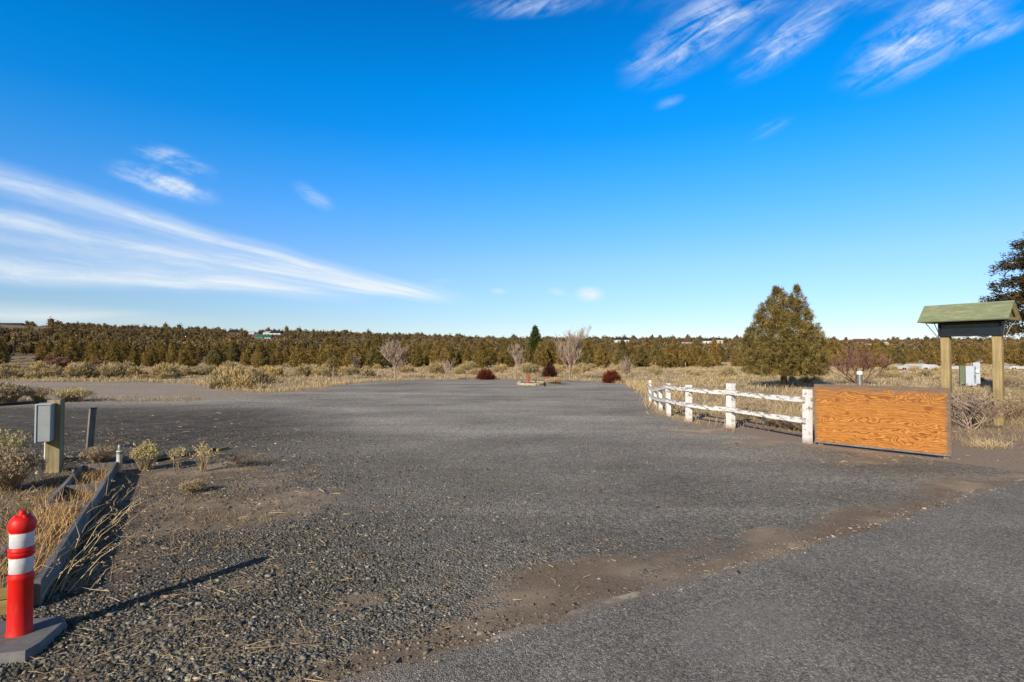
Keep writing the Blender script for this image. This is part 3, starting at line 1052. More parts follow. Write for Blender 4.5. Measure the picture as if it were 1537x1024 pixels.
# dry grass: clumps, from tufts at the timber bed to the far field
def grass():
    Vs, Fs, Cs = [], [], []
    off = 0

    def put(P, h, w, lean=0.35, tone=(0.55, 1.1), tint=(1, 1, 1)):
        nonlocal off
        n = len(P)
        if n == 0:
            return
        D = unit(np.stack([rng.normal(0, lean, n), rng.normal(0, lean, n), np.ones(n)], 1))
        bend = rng.normal(0, 0.5, (n, 3)) * [1, 1, 0.15] - np.array([0, 0, 0.12])
        V, F = blades(P, D, bend, h, w)
        Vs.append(V)
        Fs.append(F + off)
        off += len(V)
        b = rng.uniform(tone[0], tone[1], n)[:, None] * np.asarray(tint)[None]
        c = np.repeat(b, 5, 0)
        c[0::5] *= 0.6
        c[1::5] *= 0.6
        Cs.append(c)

    # tufts across the field
    nt_ = 23000
    y = 17 + 118 * rng.random(nt_) ** 1.25
    x = rng.uniform(-1.02, 1.02, nt_) * y
    cl = np.sin(x * 0.31 + 0.7) * np.sin(y * 0.23 + x * 0.11) + np.sin(x * 0.9 + y * 0.5) * 0.4
    keep = ~in_lot(x, y) & (road_dist(x, y) > 0.6) & (rng.random(nt_) < 0.62 + 0.38 * cl)
    x, y = x[keep], y[keep]
    k = 9
    cx = np.repeat(x, k) + rng.normal(0, 0.16, len(x) * k)
    cy = np.repeat(y, k) + rng.normal(0, 0.16, len(x) * k)
    hh = np.repeat(rng.uniform(0.14, 0.34, len(x)), k) * rng.uniform(0.6, 1.3, len(cx))
    put(np.stack([cx, cy, terrain(cx, cy)], 1), hh, 0.004 + 0.00055 * cy, 0.35, (0.55, 1.12))
    # fringe of taller pale grass along the far edge of the lot
    seg = LOT_EDGE
    for i in range(len(seg) - 1):
        a, b = seg[i], seg[i + 1]
        p = px_of(a[0], max(a[1], 1))
        if a[1] < 14 or p > 1180 or p < -40:
            continue
        L_ = np.hypot(*(b - a))
        n = int(L_ * (44 if p > 330 else 16))
        if p > 955:
            n = int(n * 0.5)
        t_ = rng.random(n)
        P = a[None] + (b - a)[None] * t_[:, None]
        nrm = np.array([-(b - a)[1], (b - a)[0]])
        nrm = nrm / (np.linalg.norm(nrm) + 1e-9)
        P = P + nrm[None] * (rng.exponential(0.55, n) - 0.08)[:, None] + rng.normal(0, 0.06, (n, 2))
        put(np.stack([P[:, 0], P[:, 1], np.zeros(n)], 1), rng.uniform(0.12, 0.42, n), 0.003 + 0.0004 * a[1], 0.4, (0.7, 1.25), (1.0, 0.97, 0.9))
    # ground behind and beside the board and the kiosk
    n = 9000
    px = rng.uniform(1090, 1640, n)
    py = 575 + 95 * rng.random(n)
    lim = np.interp(px, [1090, 1205, 1420, 1640], [640, 655, 676, 690])
    ok = py < lim
    P = np.array([G(a, b)[:] for a, b in zip(px[ok], py[ok])])
    put(P, rng.uniform(0.06, 0.28, len(P)), 0.0035 + 0.00025 * P[:, 1], 0.55, (0.4, 0.95), (0.92, 0.9, 0.86))
    # individual pale tuft on the right shoulder
    for (cpx, cpy, n, r_, h) in ((1484, 672, 260, 0.20, 0.26)  ,):
        c = G(cpx, cpy)
        P = np.stack([c.x + rng.normal(0, r_, n), c.y + rng.normal(0, r_ * 0.6, n), np.zeros(n)], 1)
        put(P, rng.uniform(0.4, 1.0, n) * h, 0.006, 0.5, (0.8, 1.25))
    # left of and inside the timber bed
    for (cpx, cpy, n, r_, h, tn) in ((20, 800, 420, 0.42, 0.20, (1, .93, .82)), (60, 760, 500, 0.40, 0.17, (1, .9, .75)), (40, 730, 420, 0.5, 0.12, (.9, .85, .8)),
                                     (20, 860, 260, 0.25, 0.22, (1, .95, .85)), (90, 720, 260, 0.4, 0.12, (.9, .85, .8)), (0, 770, 420, 0.5, 0.14, (.95, .9, .85)), (-60, 830, 400, 0.5, 0.2, (1, .93, .82))):
        c = G(cpx, cpy)
        P = np.stack([c.x + rng.normal(0, r_, n), c.y + rng.normal(0, r_ * 1.3, n), np.zeros(n)], 1)
        put(P, rng.uniform(0.4, 1.2, n) * h, 0.0055, 0.6, (0.45, 1.05), tn)
    # scanty weeds on the dirt in front of the dark timber
    for (cpx, cpy, n, r_, h) in ((300, 790, 240, 0.5, 0.14), (340, 745, 300, 0.6, 0.12), (260, 745, 220, 0.5, 0.1), (370, 700, 220, 0.5, 0.14), (350, 790, 160, 0.4, 0.1), (245, 840, 140, 0.4, 0.08)):
        c = G(cpx, cpy)
        P = np.stack([c.x + rng.normal(0, r_, n), c.y + rng.normal(0, r_, n), np.zeros(n)], 1)
        put(P, rng.uniform(0.3, 1.2, n) * h, 0.0042, 0.7, (0.4, 0.95), (0.95, 0.86, 0.74))
    # row of stubble between cinder and track on the left
    n = 1500
    P = np.array([G(a, b)[:] for a, b in zip(rng.uniform(-40, 300, n), rng.normal(601, 2.2, n))])
    put(P, rng.uniform(0.05, 0.22, n), 0.012, 0.5, (0.55, 1.1), (.9, .88, .85))
    return mesh_np('dry_grass', np.concatenate(Vs), np.concatenate(Fs), np.concatenate(Cs))


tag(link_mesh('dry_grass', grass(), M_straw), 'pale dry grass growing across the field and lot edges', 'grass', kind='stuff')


# ------------------------------------------------------------------ plant kits
def flames_crown(flames, nclump, per, ln, wd, upb=0.7, core=0.35, zlo=0.0, holes=0.0, cone=1.35):
    """juniper crown: plume clumps over several flame-shaped lobes. flame = (cx, cy, z0, z1, r, bulge)"""
    area = np.array([(f[3] - f[2]) * f[4] for f in flames])
    which = rng.choice(len(flames), nclump, p=area / area.sum())
    fl = np.array(flames)[which]
    t = rng.random(nclump) ** 1.25
    ang = rng.uniform(0, 2 * np.pi, nclump)
    bul = fl[:, 5]
    prof = np.where(t < bul, 0.55 + 0.45 * np.sin(np.pi / 2 * t / bul), (1 - np.clip((t - bul) / (1 - bul), 0, 1) ** cone) ** 0.95)
    lump = 1 + 0.16 * np.sin(ang * 5 + t * 9 + which * 1.7) + 0.12 * np.sin(ang * 9 - t * 17 + which)
    rad = np.where(rng.random(nclump) < core, rng.uniform(0.2, 0.8, nclump), rng.uniform(0.8, 1.06, nclump))
    rr_ = fl[:, 4] * prof * lump * rad + 0.02
    C = np.stack([fl[:, 0] + rr_ * np.cos(ang), fl[:, 1] + rr_ * np.sin(ang), fl[:, 2] + t * (fl[:, 3] - fl[:, 2])], 1)
    out = np.stack([np.cos(ang), np.sin(ang), np.full(nclump, 0.1)], 1)
    if holes:
        hv = np.sin(C[:, 0] * 3.1 + C[:, 2] * 2.3) * np.sin(C[:, 2] * 3.7 - C[:, 1] * 2.2)
        keep = ~((hv > 1 - holes) & (rng.random(nclump) < 0.85))
        C, out, rad, t = C[keep], out[keep], rad[keep], t[keep]
    n = len(C)
    ax = unit(out * (1 - upb) + np.array([0, 0, upb]) + rng.normal(0, 0.25, (n, 3)))
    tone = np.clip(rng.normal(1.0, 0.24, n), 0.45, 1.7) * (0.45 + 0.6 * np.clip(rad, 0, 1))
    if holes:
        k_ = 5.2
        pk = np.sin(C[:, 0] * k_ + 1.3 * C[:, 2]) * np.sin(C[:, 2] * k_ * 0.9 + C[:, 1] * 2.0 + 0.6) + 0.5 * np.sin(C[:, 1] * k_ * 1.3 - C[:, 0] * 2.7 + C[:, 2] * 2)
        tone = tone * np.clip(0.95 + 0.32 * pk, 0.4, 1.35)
    P = np.repeat(C, per, 0) + rng.normal(0, 1, (n * per, 3)) * ln * 0.45
    D = unit(np.repeat(ax, per, 0) + rng.normal(0, 0.55, (n * per, 3)))
    V, F = tris(P, D, ln * rng.uniform(0.6, 1.4, n * per), wd * rng.uniform(0.7, 1.3, n * per))
    c = np.repeat(tone, per) * rng.uniform(0.75, 1.25, n * per)
    colr = np.stack([c * 1.0, c, c * rng.uniform(0.8, 1.2, n * per)], 1)
    return V, F, np.repeat(colr, 3, 0)


def twig_tree(height, spread, trunk_h, r0, levels=4, kids=4, seed=1, up=0.5, seglen=None, multi=1, droop=0.0, min_r=0.004, sides=4, low=0.3):
    """recursive bare branches"""
    r = random.Random(seed)
    mb = MB()

    def grow(p, d, L, rad, lev):
        n = 3
        pts = [p]
        rads = [rad]
        q = p.copy()
        dd = d.copy()
        for i in range(n):
            dd = (dd + Vector((r.gauss(0, 0.13), r.gauss(0, 0.13), r.gauss(0.05 - droop, 0.10)))).normalized()
            q = q + dd * (L / n)
            pts.append(q.copy())
            rads.append(max(min_r, rad * (1 - 0.6 * (i + 1) / n)))
        mb.tube(pts, rads, sides if lev < 2 else 3, cap=False)
        if lev >= levels:
            return
        for k in range(kids + (1 if lev == 1 else 0) + (6 if lev == 0 and low < 0.25 else 0)):
            f = r.uniform(low if lev == 0 else 0.3, 1.0)
            i = min(n - 1, int(f * n))
            st = pts[i].lerp(pts[i + 1], f * n - i if i < n else 1)
            az = r.uniform(0, 2 * math.pi)
            sidev = Vector((math.cos(az), math.sin(az), 0)) * spread
            nd = (dd * 0.75 + sidev + Vector((0, 0, up))).normalized()
            grow(st, nd, L * r.uniform(0.55, 0.8), max(min_r, rads[i] * 0.6), lev + 1)

    for mm in range(multi):
        d0 = Vector((0, 0, 1)) if multi == 1 else Vector((r.gauss(0, 0.7), r.gauss(0, 0.7), 0.75)).normalized()
        grow(Vector((r.gauss(0, 0.04) * (multi > 1), r.gauss(0, 0.04) * (multi > 1), 0)), d0, trunk_h, r0, 0)
    bmesh.ops.recalc_face_normals(mb.bm, faces=mb.bm.faces)
    me_ = bpy.data.meshes.new('branches')
    mb.bm.to_mesh(me_)
    mb.bm.free()
    co = np.empty(len(me_.vertices) * 3, np.float32)
    me_.vertices.foreach_get('co', co)
    co = co.reshape(-1, 3)
    co[:, 2] *= height / co[:, 2].max()
    me_.vertices.foreach_set('co', co.ravel())
    return me_


def brush_mesh(name, n, r, h, blade_w, dome=1.0, tips=2, flower=False):
    """round sagebrush / rabbitbrush: stems fanning from the base with leafy tips"""
    u = rng.random(n)
    ang = rng.uniform(0, 2 * np.pi, n)
    el = np.arcsin(np.clip(u ** 0.8, 0, 1))
    out = np.stack([np.cos(ang) * np.cos(el), np.sin(ang) * np.cos(el), np.sin(el)], 1)
    lump = 0.82 + 0.18 * np.sin(ang * 4 + el * 5) + rng.normal(0, 0.07, n)
    tip = out * np.array([r, r, h]) * lump[:, None]
    base = np.stack([rng.normal(0, r * 0.16, n), rng.normal(0, r * 0.16, n), np.zeros(n)], 1)
    D = tip - base
    L_ = np.linalg.norm(D, axis=1)
    V1, F1 = tris(base, D / L_[:, None], L_, blade_w * 0.7)
    c1 = np.repeat(rng.uniform(0.35, 0.7, n), 3)
    m = n * tips
    f = rng.uniform(0.62, 1.0, m)
    P = np.repeat(base, tips, 0) + np.repeat(D, tips, 0) * f[:, None] + rng.normal(0, 0.03, (m, 3)) * r
    P[:, 2] = np.maximum(P[:, 2], 0.01)
    Dd = unit(np.repeat(out, tips, 0) * 0.6 + np.array([0, 0, 0.6]) + rng.normal(0, 0.35, (m, 3)))
    V2, F2 = tris(P, Dd, 0.22 * min(r, h) * rng.uniform(0.6, 1.4, m), blade_w * 1.5)
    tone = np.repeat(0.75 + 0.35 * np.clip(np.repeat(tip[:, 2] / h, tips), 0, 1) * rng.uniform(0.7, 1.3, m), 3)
    V = np.concatenate([V1, V2])
    F = np.concatenate([F1, F2 + len(V1)])
    return mesh_np(name, V, F, np.concatenate([c1, tone]))


def trunk_mesh(h, r, lean=0.05, seed=0, limbs=0, reach=1.0):
    q = random.Random(seed)
    mb = MB()
    pts = [Vector((q.gauss(0, lean) * i, q.gauss(0, lean) * i, h * i / 4)) for i in range(5)]
    mb.tube(pts, [r * 1.25, r, r * 0.8, r * 0.55, r * 0.2], 8)
    for i in range(limbs):
        f = q.uniform(0.2, 0.85)
        a = q.uniform(0, 6.28)
        p = Vector((0, 0, h * f))
        e = p + Vector((math.cos(a), math.sin(a), 0.35)) * reach * (1.1 - f)
        mb.tube([p, p.lerp(e, 0.5) + Vector((0, 0, 0.05)), e], [r * 0.35, r * 0.2, r * 0.06], 5)
    bmesh.ops.recalc_face_normals(mb.bm, faces=mb.bm.faces)
    me_ = bpy.data.meshes.new('trunk')
    mb.bm.to_mesh(me_)
    mb.bm.free()
    me_.materials.append(M_bark)
    return me_


def ordinal(i):
    names = ['first', 'second', 'third', 'fourth', 'fifth', 'sixth', 'seventh', 'eighth', 'ninth', 'tenth', 'eleventh', 'twelfth']
    return names[i] if i < 12 else 'further'


# ------------------------------------------------------------------ the wood beyond the field
PLACES = [(-200, 40, 'at the far left edge'), (40, 118, 'left of the white marker post'), (118, 210, 'right of the white marker post'),
          (210, 305, 'left of the thick brush clump'), (305, 395, 'above the thick brush clump'), (395, 480, 'below the green house'),
          (480, 560, 'around the two thin saplings'), (560, 640, 'behind the leftmost bare tree'), (640, 705, 'left of the round red bush'),
          (705, 765, 'above the round red bush'), (765, 830, 'behind the red hydrant'), (830, 890, 'behind the tallest bare tree'),
          (890, 950, 'below the white gabled house'), (950, 1030, 'beyond the fence end'), (1030, 1110, 'left of the big juniper'),
          (1110, 1245, 'behind the big juniper'), (1245, 1335, 'behind the purple brown shrub'), (1335, 1410, 'left of the kiosk'),
          (1410, 1500, 'seen between the kiosk posts'), (1500, 1800, 'right of the kiosk')]


def place_of(p):
    for i, (a, b, s) in enumerate(PLACES):
        if a <= p < b:
            return i, s
    return (0, PLACES[0][2]) if p < 0 else (len(PLACES) - 1, PLACES[-1][2])


crowns, trunks = [], []
for k in range(9):
    h = 4.6
    rmax = [1.25, 1.5, 1.1, 1.65, 1.35, 0.95, 1.45, 1.2, 1.8][k]
    fls = [(0, 0, 0.12, h, rmax, 0.3)]
    for q in range(rnd.randint(2, 4)):
        a = rnd.uniform(0, 6.28)
        dd = rmax * rnd.uniform(0.35, 0.6)
        fls.append((dd * math.cos(a), dd * math.sin(a), 0.15, h * rnd.uniform(0.55, 0.9), rmax * 0.6, 0.3))
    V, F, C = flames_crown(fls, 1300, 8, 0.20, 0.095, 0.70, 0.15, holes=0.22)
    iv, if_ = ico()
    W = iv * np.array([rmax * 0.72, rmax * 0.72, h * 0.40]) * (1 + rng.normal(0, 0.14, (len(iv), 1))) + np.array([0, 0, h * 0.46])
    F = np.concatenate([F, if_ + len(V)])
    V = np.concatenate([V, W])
    C = np.concatenate([C, np.full((len(iv), 3), 0.40)])  # hidden core added against light bleeding through, coloured as inner shade
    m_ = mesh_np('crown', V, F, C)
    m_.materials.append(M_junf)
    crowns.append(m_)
    trunks.append(trunk_mesh(2.6, 0.14, 0.03, k))
# one-mesh versions for trees too far to show a trunk apart from the crown
KINDS = ['broad', 'wide', 'slim', 'broad', 'rounded', 'narrow', 'wide', 'slim', 'spreading']

cand = []
tries = 0
while len(cand) < 300 and tries < 60000:
    tries += 1
    y = 86 + 66 * rnd.random() ** 1.2
    x = rnd.uniform(-0.96, 0.96) * y
    p = px_of(x, y)
    if p > 1330 and y < 100:
        continue
    if p < 60:
        y2 = y * 0.93
    else:
        y2 = y
    if any((x - c[0]) ** 2 + (y2 - c[1]) ** 2 < 3.0 ** 2 for c in cand):
        continue
    cand.append((x, y2))
cand.sort(key=lambda c: c[1])
cells = {}
for i, (x, y) in enumerate(cand):
    pi, _ = place_of(px_of(x, y))
    row = 0 if y < 100 else (1 if y < 120 else 2)
    cells.setdefault((pi, row), []).append((px_of(x, y), i))
order = {}
for key, lst in cells.items():
    for q, (_, i) in enumerate(sorted(lst)):
        order[i] = (q, len(lst))
ROWS = ['in front row', 'in second row', 'deeper inside wood']
for i, (x, y) in enumerate(cand):
    pi, pl = place_of(px_of(x, y))
    row = 0 if y < 100 else (1 if y < 120 else 2)
    q, n_ = order[i]
    k = rnd.randrange(9)
    s = rnd.choice((rnd.uniform(0.55, 0.8), rnd.uniform(0.75, 1.0), rnd.uniform(0.8, 1.08))) * (1.0 if row else 0.97)
    if pi == 0:
        s *= 1.25
    pos = '' if n_ == 1 else ', ' + ordinal(q) + ' from left'
    lab = f'{KINDS[k]} juniper {ROWS[row]} {pl}{pos}'
    z = float(terrain(x, y))
    rot = rnd.uniform(0, 6.28)
    if row < 2:
        root = empty('juniper_tree', (x, y, z - 0.03), rot, lab, 'tree', 'junipers of the wood beyond the field')
        t_ = bpy.data.objects.new('trunk', trunks[k])
        c_ = bpy.data.objects.new('crown', crowns[k])
        for o in (t_, c_):
            COL.objects.link(o)
            o.parent = root
    else:
        root = bpy.data.objects.new('juniper_tree', crowns[k])
        COL.objects.link(root)
        root.location = (x, y, z - 0.03)
        root.rotation_euler = (0, 0, rot)
        tag(root, lab, 'tree', 'junipers of the wood beyond the field')
    root.scale = (s * rnd.uniform(0.9, 1.15), s * rnd.uniform(0.9, 1.15), s * rnd.uniform(0.88, 1.1))


# the rest of the wood, up the hillside to the rim: one mass
HOUSES_PX = [(0, 36), (55, 72), (338, 360), (381, 410), (370, 424), (922, 948), (1022, 1040), (1055, 1088), (1283, 1316), (1326, 1336)]


HOUSES_BOT = [(493, 430), (494, 428), (502, 425), (510, 325), (504, 428), (515, 380), (518, 380), (517, 385), (518, 360), (519, 356)]


def far_wood():
    n = 10500
    r_ = np.sqrt(rng.uniform(146 ** 2, 500 ** 2, n))
    az = rng.uniform(-1.02, 1.02, n)
    x, y = az * r_, r_
    p = px_of(x, y)
    keep = np.ones(n, bool)
    for (a, b), (bot, dst) in zip(HOUSES_PX, HOUSES_BOT):
        keep &= ~((p > a - 3) & (p < b + 3) & (y > dst - 4) & (y < dst + 12))
    # a bare track up the left hillside
    tr = np.abs(p - np.interp(y, [250, 420], [62, 36])) < 4
    keep &= ~(tr & (y > 230) & (y < 430))
    keep &= ~((p < 40) & (y > 330) & (rng.random(n) < 0.6))
    x, y, p = x[keep], y[keep], p[keep]
    n = len(x)
    z = terrain(x, y)
    h = rng.uniform(2.0, 3.9, n) * np.where(rng.random(n) > 0.93, 1.35, 1.0)
    h = h * np.where((y > 400) & (rng.random(n) > 0.72), rng.uniform(1.2, 1.75, n), 1.0)
    top = 535 - (z + h - CH) / y * FPX
    keep = np.ones(n, bool)
    for (a, b), (bot, dst) in zip(HOUSES_PX, HOUSES_BOT):
        hit = (p > a - 2) & (p < b + 2) & (top < bot - 1.5) & (y < dst + 12)
        lim = (535 - bot + 1.5) * y / FPX + CH - z
        h = np.where(hit, np.minimum(h, lim * rng.uniform(0.75, 1.0, n)), h)
        keep &= h > 0.7
    x, y, z, h = x[keep], y[keep], z[keep], h[keep]
    n = len(x)
    rd_ = h * rng.uniform(0.24, 0.42, n)
    per = 74
    t = rng.random((n, per)) ** 1.2
    ang = rng.uniform(0, 2 * np.pi, (n, per))
    prof = np.where(t < 0.3, 0.7 + 0.3 * t / 0.3, np.sqrt(np.clip(1 - ((t - 0.3) / 0.7) ** 1.7, 0, 1)))
    rad = rd_[:, None] * prof * rng.uniform(0.72, 1.12, (n, per))
    P = np.stack([x[:, None] + rad * np.cos(ang), y[:, None] + rad * np.sin(ang), z[:, None] + t * h[:, None] * 0.95], -1).reshape(-1, 3)
    D = unit(np.stack([np.cos(ang) * 0.6, np.sin(ang) * 0.6, np.full_like(ang, 0.7)], -1).reshape(-1, 3) + rng.normal(0, 0.3, (n * per, 3)))
    hs_ = np.repeat(np.minimum(h, 3.6), per)
    V, F = tris(P, D, hs_ * 0.15 * rng.uniform(0.6, 1.3, n * per), hs_ * 0.15)
    kind = rng.random(n)
    base = np.clip(rng.normal(1.0, 0.24, n), 0.5, 1.6)
    tone = base[:, None] * rng.uniform(0.7, 1.3, (n, per)) * (0.62 + 0.5 * t)  # lower crown darker: shading put into the vertex colour
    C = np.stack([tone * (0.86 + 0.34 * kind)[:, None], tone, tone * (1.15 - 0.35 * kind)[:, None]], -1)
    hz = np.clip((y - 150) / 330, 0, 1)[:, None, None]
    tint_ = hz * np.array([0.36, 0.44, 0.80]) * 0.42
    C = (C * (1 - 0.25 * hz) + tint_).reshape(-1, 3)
    # added core in every tree: blocks light, inner shade in its dark colour
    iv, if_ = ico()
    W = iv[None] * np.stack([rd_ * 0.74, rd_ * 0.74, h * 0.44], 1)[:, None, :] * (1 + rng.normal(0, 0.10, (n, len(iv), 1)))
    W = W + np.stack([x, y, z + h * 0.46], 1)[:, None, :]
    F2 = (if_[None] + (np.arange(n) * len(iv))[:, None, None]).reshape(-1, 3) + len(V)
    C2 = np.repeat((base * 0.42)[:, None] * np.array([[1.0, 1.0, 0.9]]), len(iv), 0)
    return mesh_np('juniper_wood', np.concatenate([V, W.reshape(-1, 3)]), np.concatenate([F, F2]), np.concatenate([np.repeat(C, 3, 0), C2]))


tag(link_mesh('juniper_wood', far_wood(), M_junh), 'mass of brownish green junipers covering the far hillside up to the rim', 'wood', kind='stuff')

# ------------------------------------------------------------------ tall pine standing out of the wood
def pine(px, d, h, r, name, label, mat, seed):
    x = (px - 768.5) / FPX * d
    root = empty(name, (x, d, float(terrain(x, d))), 0, label, 'tree')
    t_ = link_mesh('trunk', trunk_mesh(h * 0.95, 0.18, 0.01, seed), M_bark, root)
    V, F, C = flames_crown([(0, 0, h * 0.25, h, r, 0.35), (0.2, 0, h * 0.45, h * 0.96, r * 0.8, 0.4), (-0.3, 0.2, h * 0.3, h * 0.85, r * 0.8, 0.4)], 900, 7, 0.34, 0.16, 0.6, 0.3)
    link_mesh('crown', mesh_np('crown', V, F, C), mat, root)


M_pine = vcol_mat('pine_needles', (0.060, 0.072, 0.022))
pine(803, 120, 7.9, 1.15, 'pine_tree', 'dark green pine standing taller than the wood behind the red hydrant', M_pine, 4)

# ------------------------------------------------------------------ the big juniper
def big_juniper():
    c = G(1177, 581.5)
    root = empty('juniper_tree', c, 0, 'big bushy olive juniper with two tops behind the white fence', 'tree')
    k = 0.0066 * c.y / 34
    fl = [(-0.36, 0.0, 0.75, 5.95, 1.75, 0.30), (0.76, -0.1, 0.75, 6.0, 1.45, 0.32), (-0.02, 0.15, 1.0, 5.2, 1.5, 0.3), (-1.45, 0.0, 0.75, 4.4, 1.15, 0.34),
          (1.55, 0.1, 0.8, 4.5, 1.0, 0.3), (-2.0, 0.2, 1.0, 3.5, 0.62, 0.4), (2.02, -0.1, 0.85, 3.9, 0.60, 0.3), (0.2, -1.2, 0.75, 4.3, 1.25, 0.3), (-0.9, -0.9, 0.7, 4.7, 1.0, 0.3),
          (0.3, 1.2, 0.8, 4.4, 1.2, 0.3), (1.1, -0.8, 0.75, 3.7, 1.1, 0.3), (-0.45, 0, 3.8, 6.05, 0.36, 0.12), (0.82, 0, 3.8, 6.1, 0.32, 0.12), (0.0, 0, 3.8, 5.9, 0.26, 0.12), (0.55, 0.1, 3.6, 5.7, 0.3, 0.12), (-0.8, 0.1, 3.4, 5.4, 0.3, 0.12), (-1.2, 0, 3.6, 5.0, 0.3, 0.25)]
    s = c.y / 34.0
    fl = [tuple(np.array(f[:5]) * s) + (f[5],) for f in fl]
    for q in range(34):
        a = rnd.uniform(0, 6.28); zz = rnd.uniform(1.2, 4.8); ee = 2.55 * (1 - ((zz - 0.6) / 5.6) ** 1.7) * 0.92
        fl.append((ee * math.cos(a) * s, ee * math.sin(a) * 0.8 * s, zz * s, (zz + rnd.uniform(0.5, 0.95)) * s, 0.26 * s, 0.3))
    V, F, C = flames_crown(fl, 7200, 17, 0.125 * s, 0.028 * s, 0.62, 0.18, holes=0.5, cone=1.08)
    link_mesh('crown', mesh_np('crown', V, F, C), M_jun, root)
    link_mesh('trunk', trunk_mesh(4.6 * s, 0.16, 0.02, 3, 16, 2.0), M_bark, root)


big_juniper()


def edge_tree():
    """tall dark juniper at the right edge, drooping sprays with sky between them"""
    d = 27.0
    x = (1572 - 768.5) / FPX * d
    root = empty('juniper_tree', (x, d, 0), 0, 'tall dark open branched juniper at the right edge behind the kiosk', 'tree')
    q = random.Random(8)
    mb = MB()
    mb.tube([(0, 0, 0), (0.05, 0, 2.5), (-0.05, 0.05, 5.5), (0, 0, 8.8)], [0.26, 0.2, 0.13, 0.03], 8)
    C, A = [], []
    for i in range(120):
        z = 2.7 + 5.9 * (i / 120) + q.gauss(0, 0.1)
        a = q.uniform(0, 6.28)
        ln = (3.9 - 0.41 * z) * q.uniform(0.65, 1.1) + 0.15
        p0 = Vector((0, 0, z))
        p1 = p0 + Vector((math.cos(a) * ln * 0.55, math.sin(a) * ln * 0.55, 0.22 * ln))
        p2 = p0 + Vector((math.cos(a) * ln, math.sin(a) * ln, 0.12 * ln))
        mb.tube([p0, p1, p2], [0.045, 0.03, 0.008], 5)
        for k in range(int(7 + ln * 9)):
            f = q.uniform(0.25, 1.05)
            pt = p0.lerp(p1, f / 0.55) if f < 0.55 else p1.lerp(p2, (f - 0.55) / 0.45)
            wd = 0.42 * ln * (1 - f * 0.6) * 0.5
            pt = pt + Vector((q.gauss(0, wd), q.gauss(0, wd), q.gauss(-0.05, 0.10)))
            C.append(pt[:])
            A.append((math.cos(a) * 0.8, math.sin(a) * 0.8, 0.15))
    C = np.array(C)
    A = unit(np.array(A))
    n, per = len(C), 15
    P = np.repeat(C, per, 0) + rng.normal(0, 0.085, (n * per, 3))
    D = unit(np.repeat(A, per, 0) + rng.normal(0, 0.6, (n * per, 3)))
    V, F = tris(P, D, rng.uniform(0.09, 0.22, n * per), 0.05)
    tone = np.repeat(np.clip(rng.normal(1, 0.3, n), 0.4, 2), per) * rng.uniform(0.7, 1.3, n * per)
    warm = np.repeat(rng.random(n) > 0.75, per)
    cc = np.stack([tone * np.where(warm, 1.9, 0.9), tone * np.where(warm, 1.5, 0.95), tone], 1)
    link_mesh('crown', mesh_np('crown', V, F, np.repeat(cc, 3, 0)), M_jund, root)
    mb.build('trunk', M_bark, root)


edge_tree()

# ------------------------------------------------------------------ bare trees and shrubs
def bare(px, py, h, w_, label, seed, mat, trunk_h=1.0, r0=0.05, levels=4, kids=4, spread=0.8, up=0.45, name='bare_tree', multi=1, min_r=0.012, cat='tree', low=0.3):
    c = G(px, py)
    me_ = twig_tree(h, spread, trunk_h, r0, levels, kids, seed, up, multi=multi, min_r=min_r, low=low)
    co = np.empty(len(me_.vertices) * 3, np.float32)
    me_.vertices.foreach_get('co', co)
    co = co.reshape(-1, 3)
    ext = np.percentile(np.hypot(co[:, 0], co[:, 1]), 97)
    co[:, :2] *= (w_ / 2) / ext
    me_.vertices.foreach_set('co', co.ravel())
    o = link_mesh(name, me_, mat)
    o.location = (c.x, c.y, -0.02)
    return tag(o, label, cat)


bare(594, 570, 3.35, 3.1, 'rounded bare grey tree at the lot edge, leftmost of the leafless trees', 3, M_twig, 1.5, 0.06, 4, 4, 0.75, 0.55, low=0.2, min_r=0.010)
bare(773, 568, 2.9, 1.6, 'slender bare tree left of the red hydrant', 9, M_twig, 1.4, 0.05, 4, 4, 0.6, 0.6, min_r=0.009)
bare(856, 569, 4.5, 2.9, 'tallest bare grey tree with a spiky top right of the hydrant', 21, M_twig, 2.3, 0.07, 4, 4, 0.42, 0.75, min_r=0.009, low=0.14)
bare(670, 571, 1.7, 1.2, 'small thin bare sapling between the leftmost bare tree and the round red bush', 17, M_twig, 0.8, 0.03, 3, 4, 0.6, 0.6, name='sapling', min_r=0.009)
bare(536, 568, 2.0, 1.2, 'thin grey sapling with a staked stem, right one of the two saplings', 5, M_twig, 1.0, 0.03, 4, 4, 0.6, 0.6, name='sapling', min_r=0.008)
bare(945, 567, 2.1, 1.6, 'grey leafless shrub right of the dark red bush at the lot edge', 12, M_twig, 0.7, 0.03, 4, 4, 0.9, 0.4, name='bare_shrub', multi=3, min_r=0.009, cat='shrub')
bare(1288, 577, 2.8, 4.4, 'wide purple brown leafless shrub behind the plywood board', 31, M_twigp, 0.85, 0.03, 4, 3, 0.8, 0.5, name='bare_shrub', multi=8, min_r=0.007, cat='shrub')
bare(82, 557, 2.3, 3.6, 'rounded orange brown leafless shrub left of the white marker post', 41, M_twigp, 0.8, 0.04, 4, 4, 0.95, 0.3, name='bare_shrub', multi=7, min_r=0.016, cat='shrub')
bare(142, 556, 1.6, 3.2, 'low brown leafless shrub right of the white marker post', 43, M_twigp, 0.6, 0.03, 4, 4, 0.95, 0.3, name='bare_shrub', multi=7, min_r=0.016, cat='shrub')
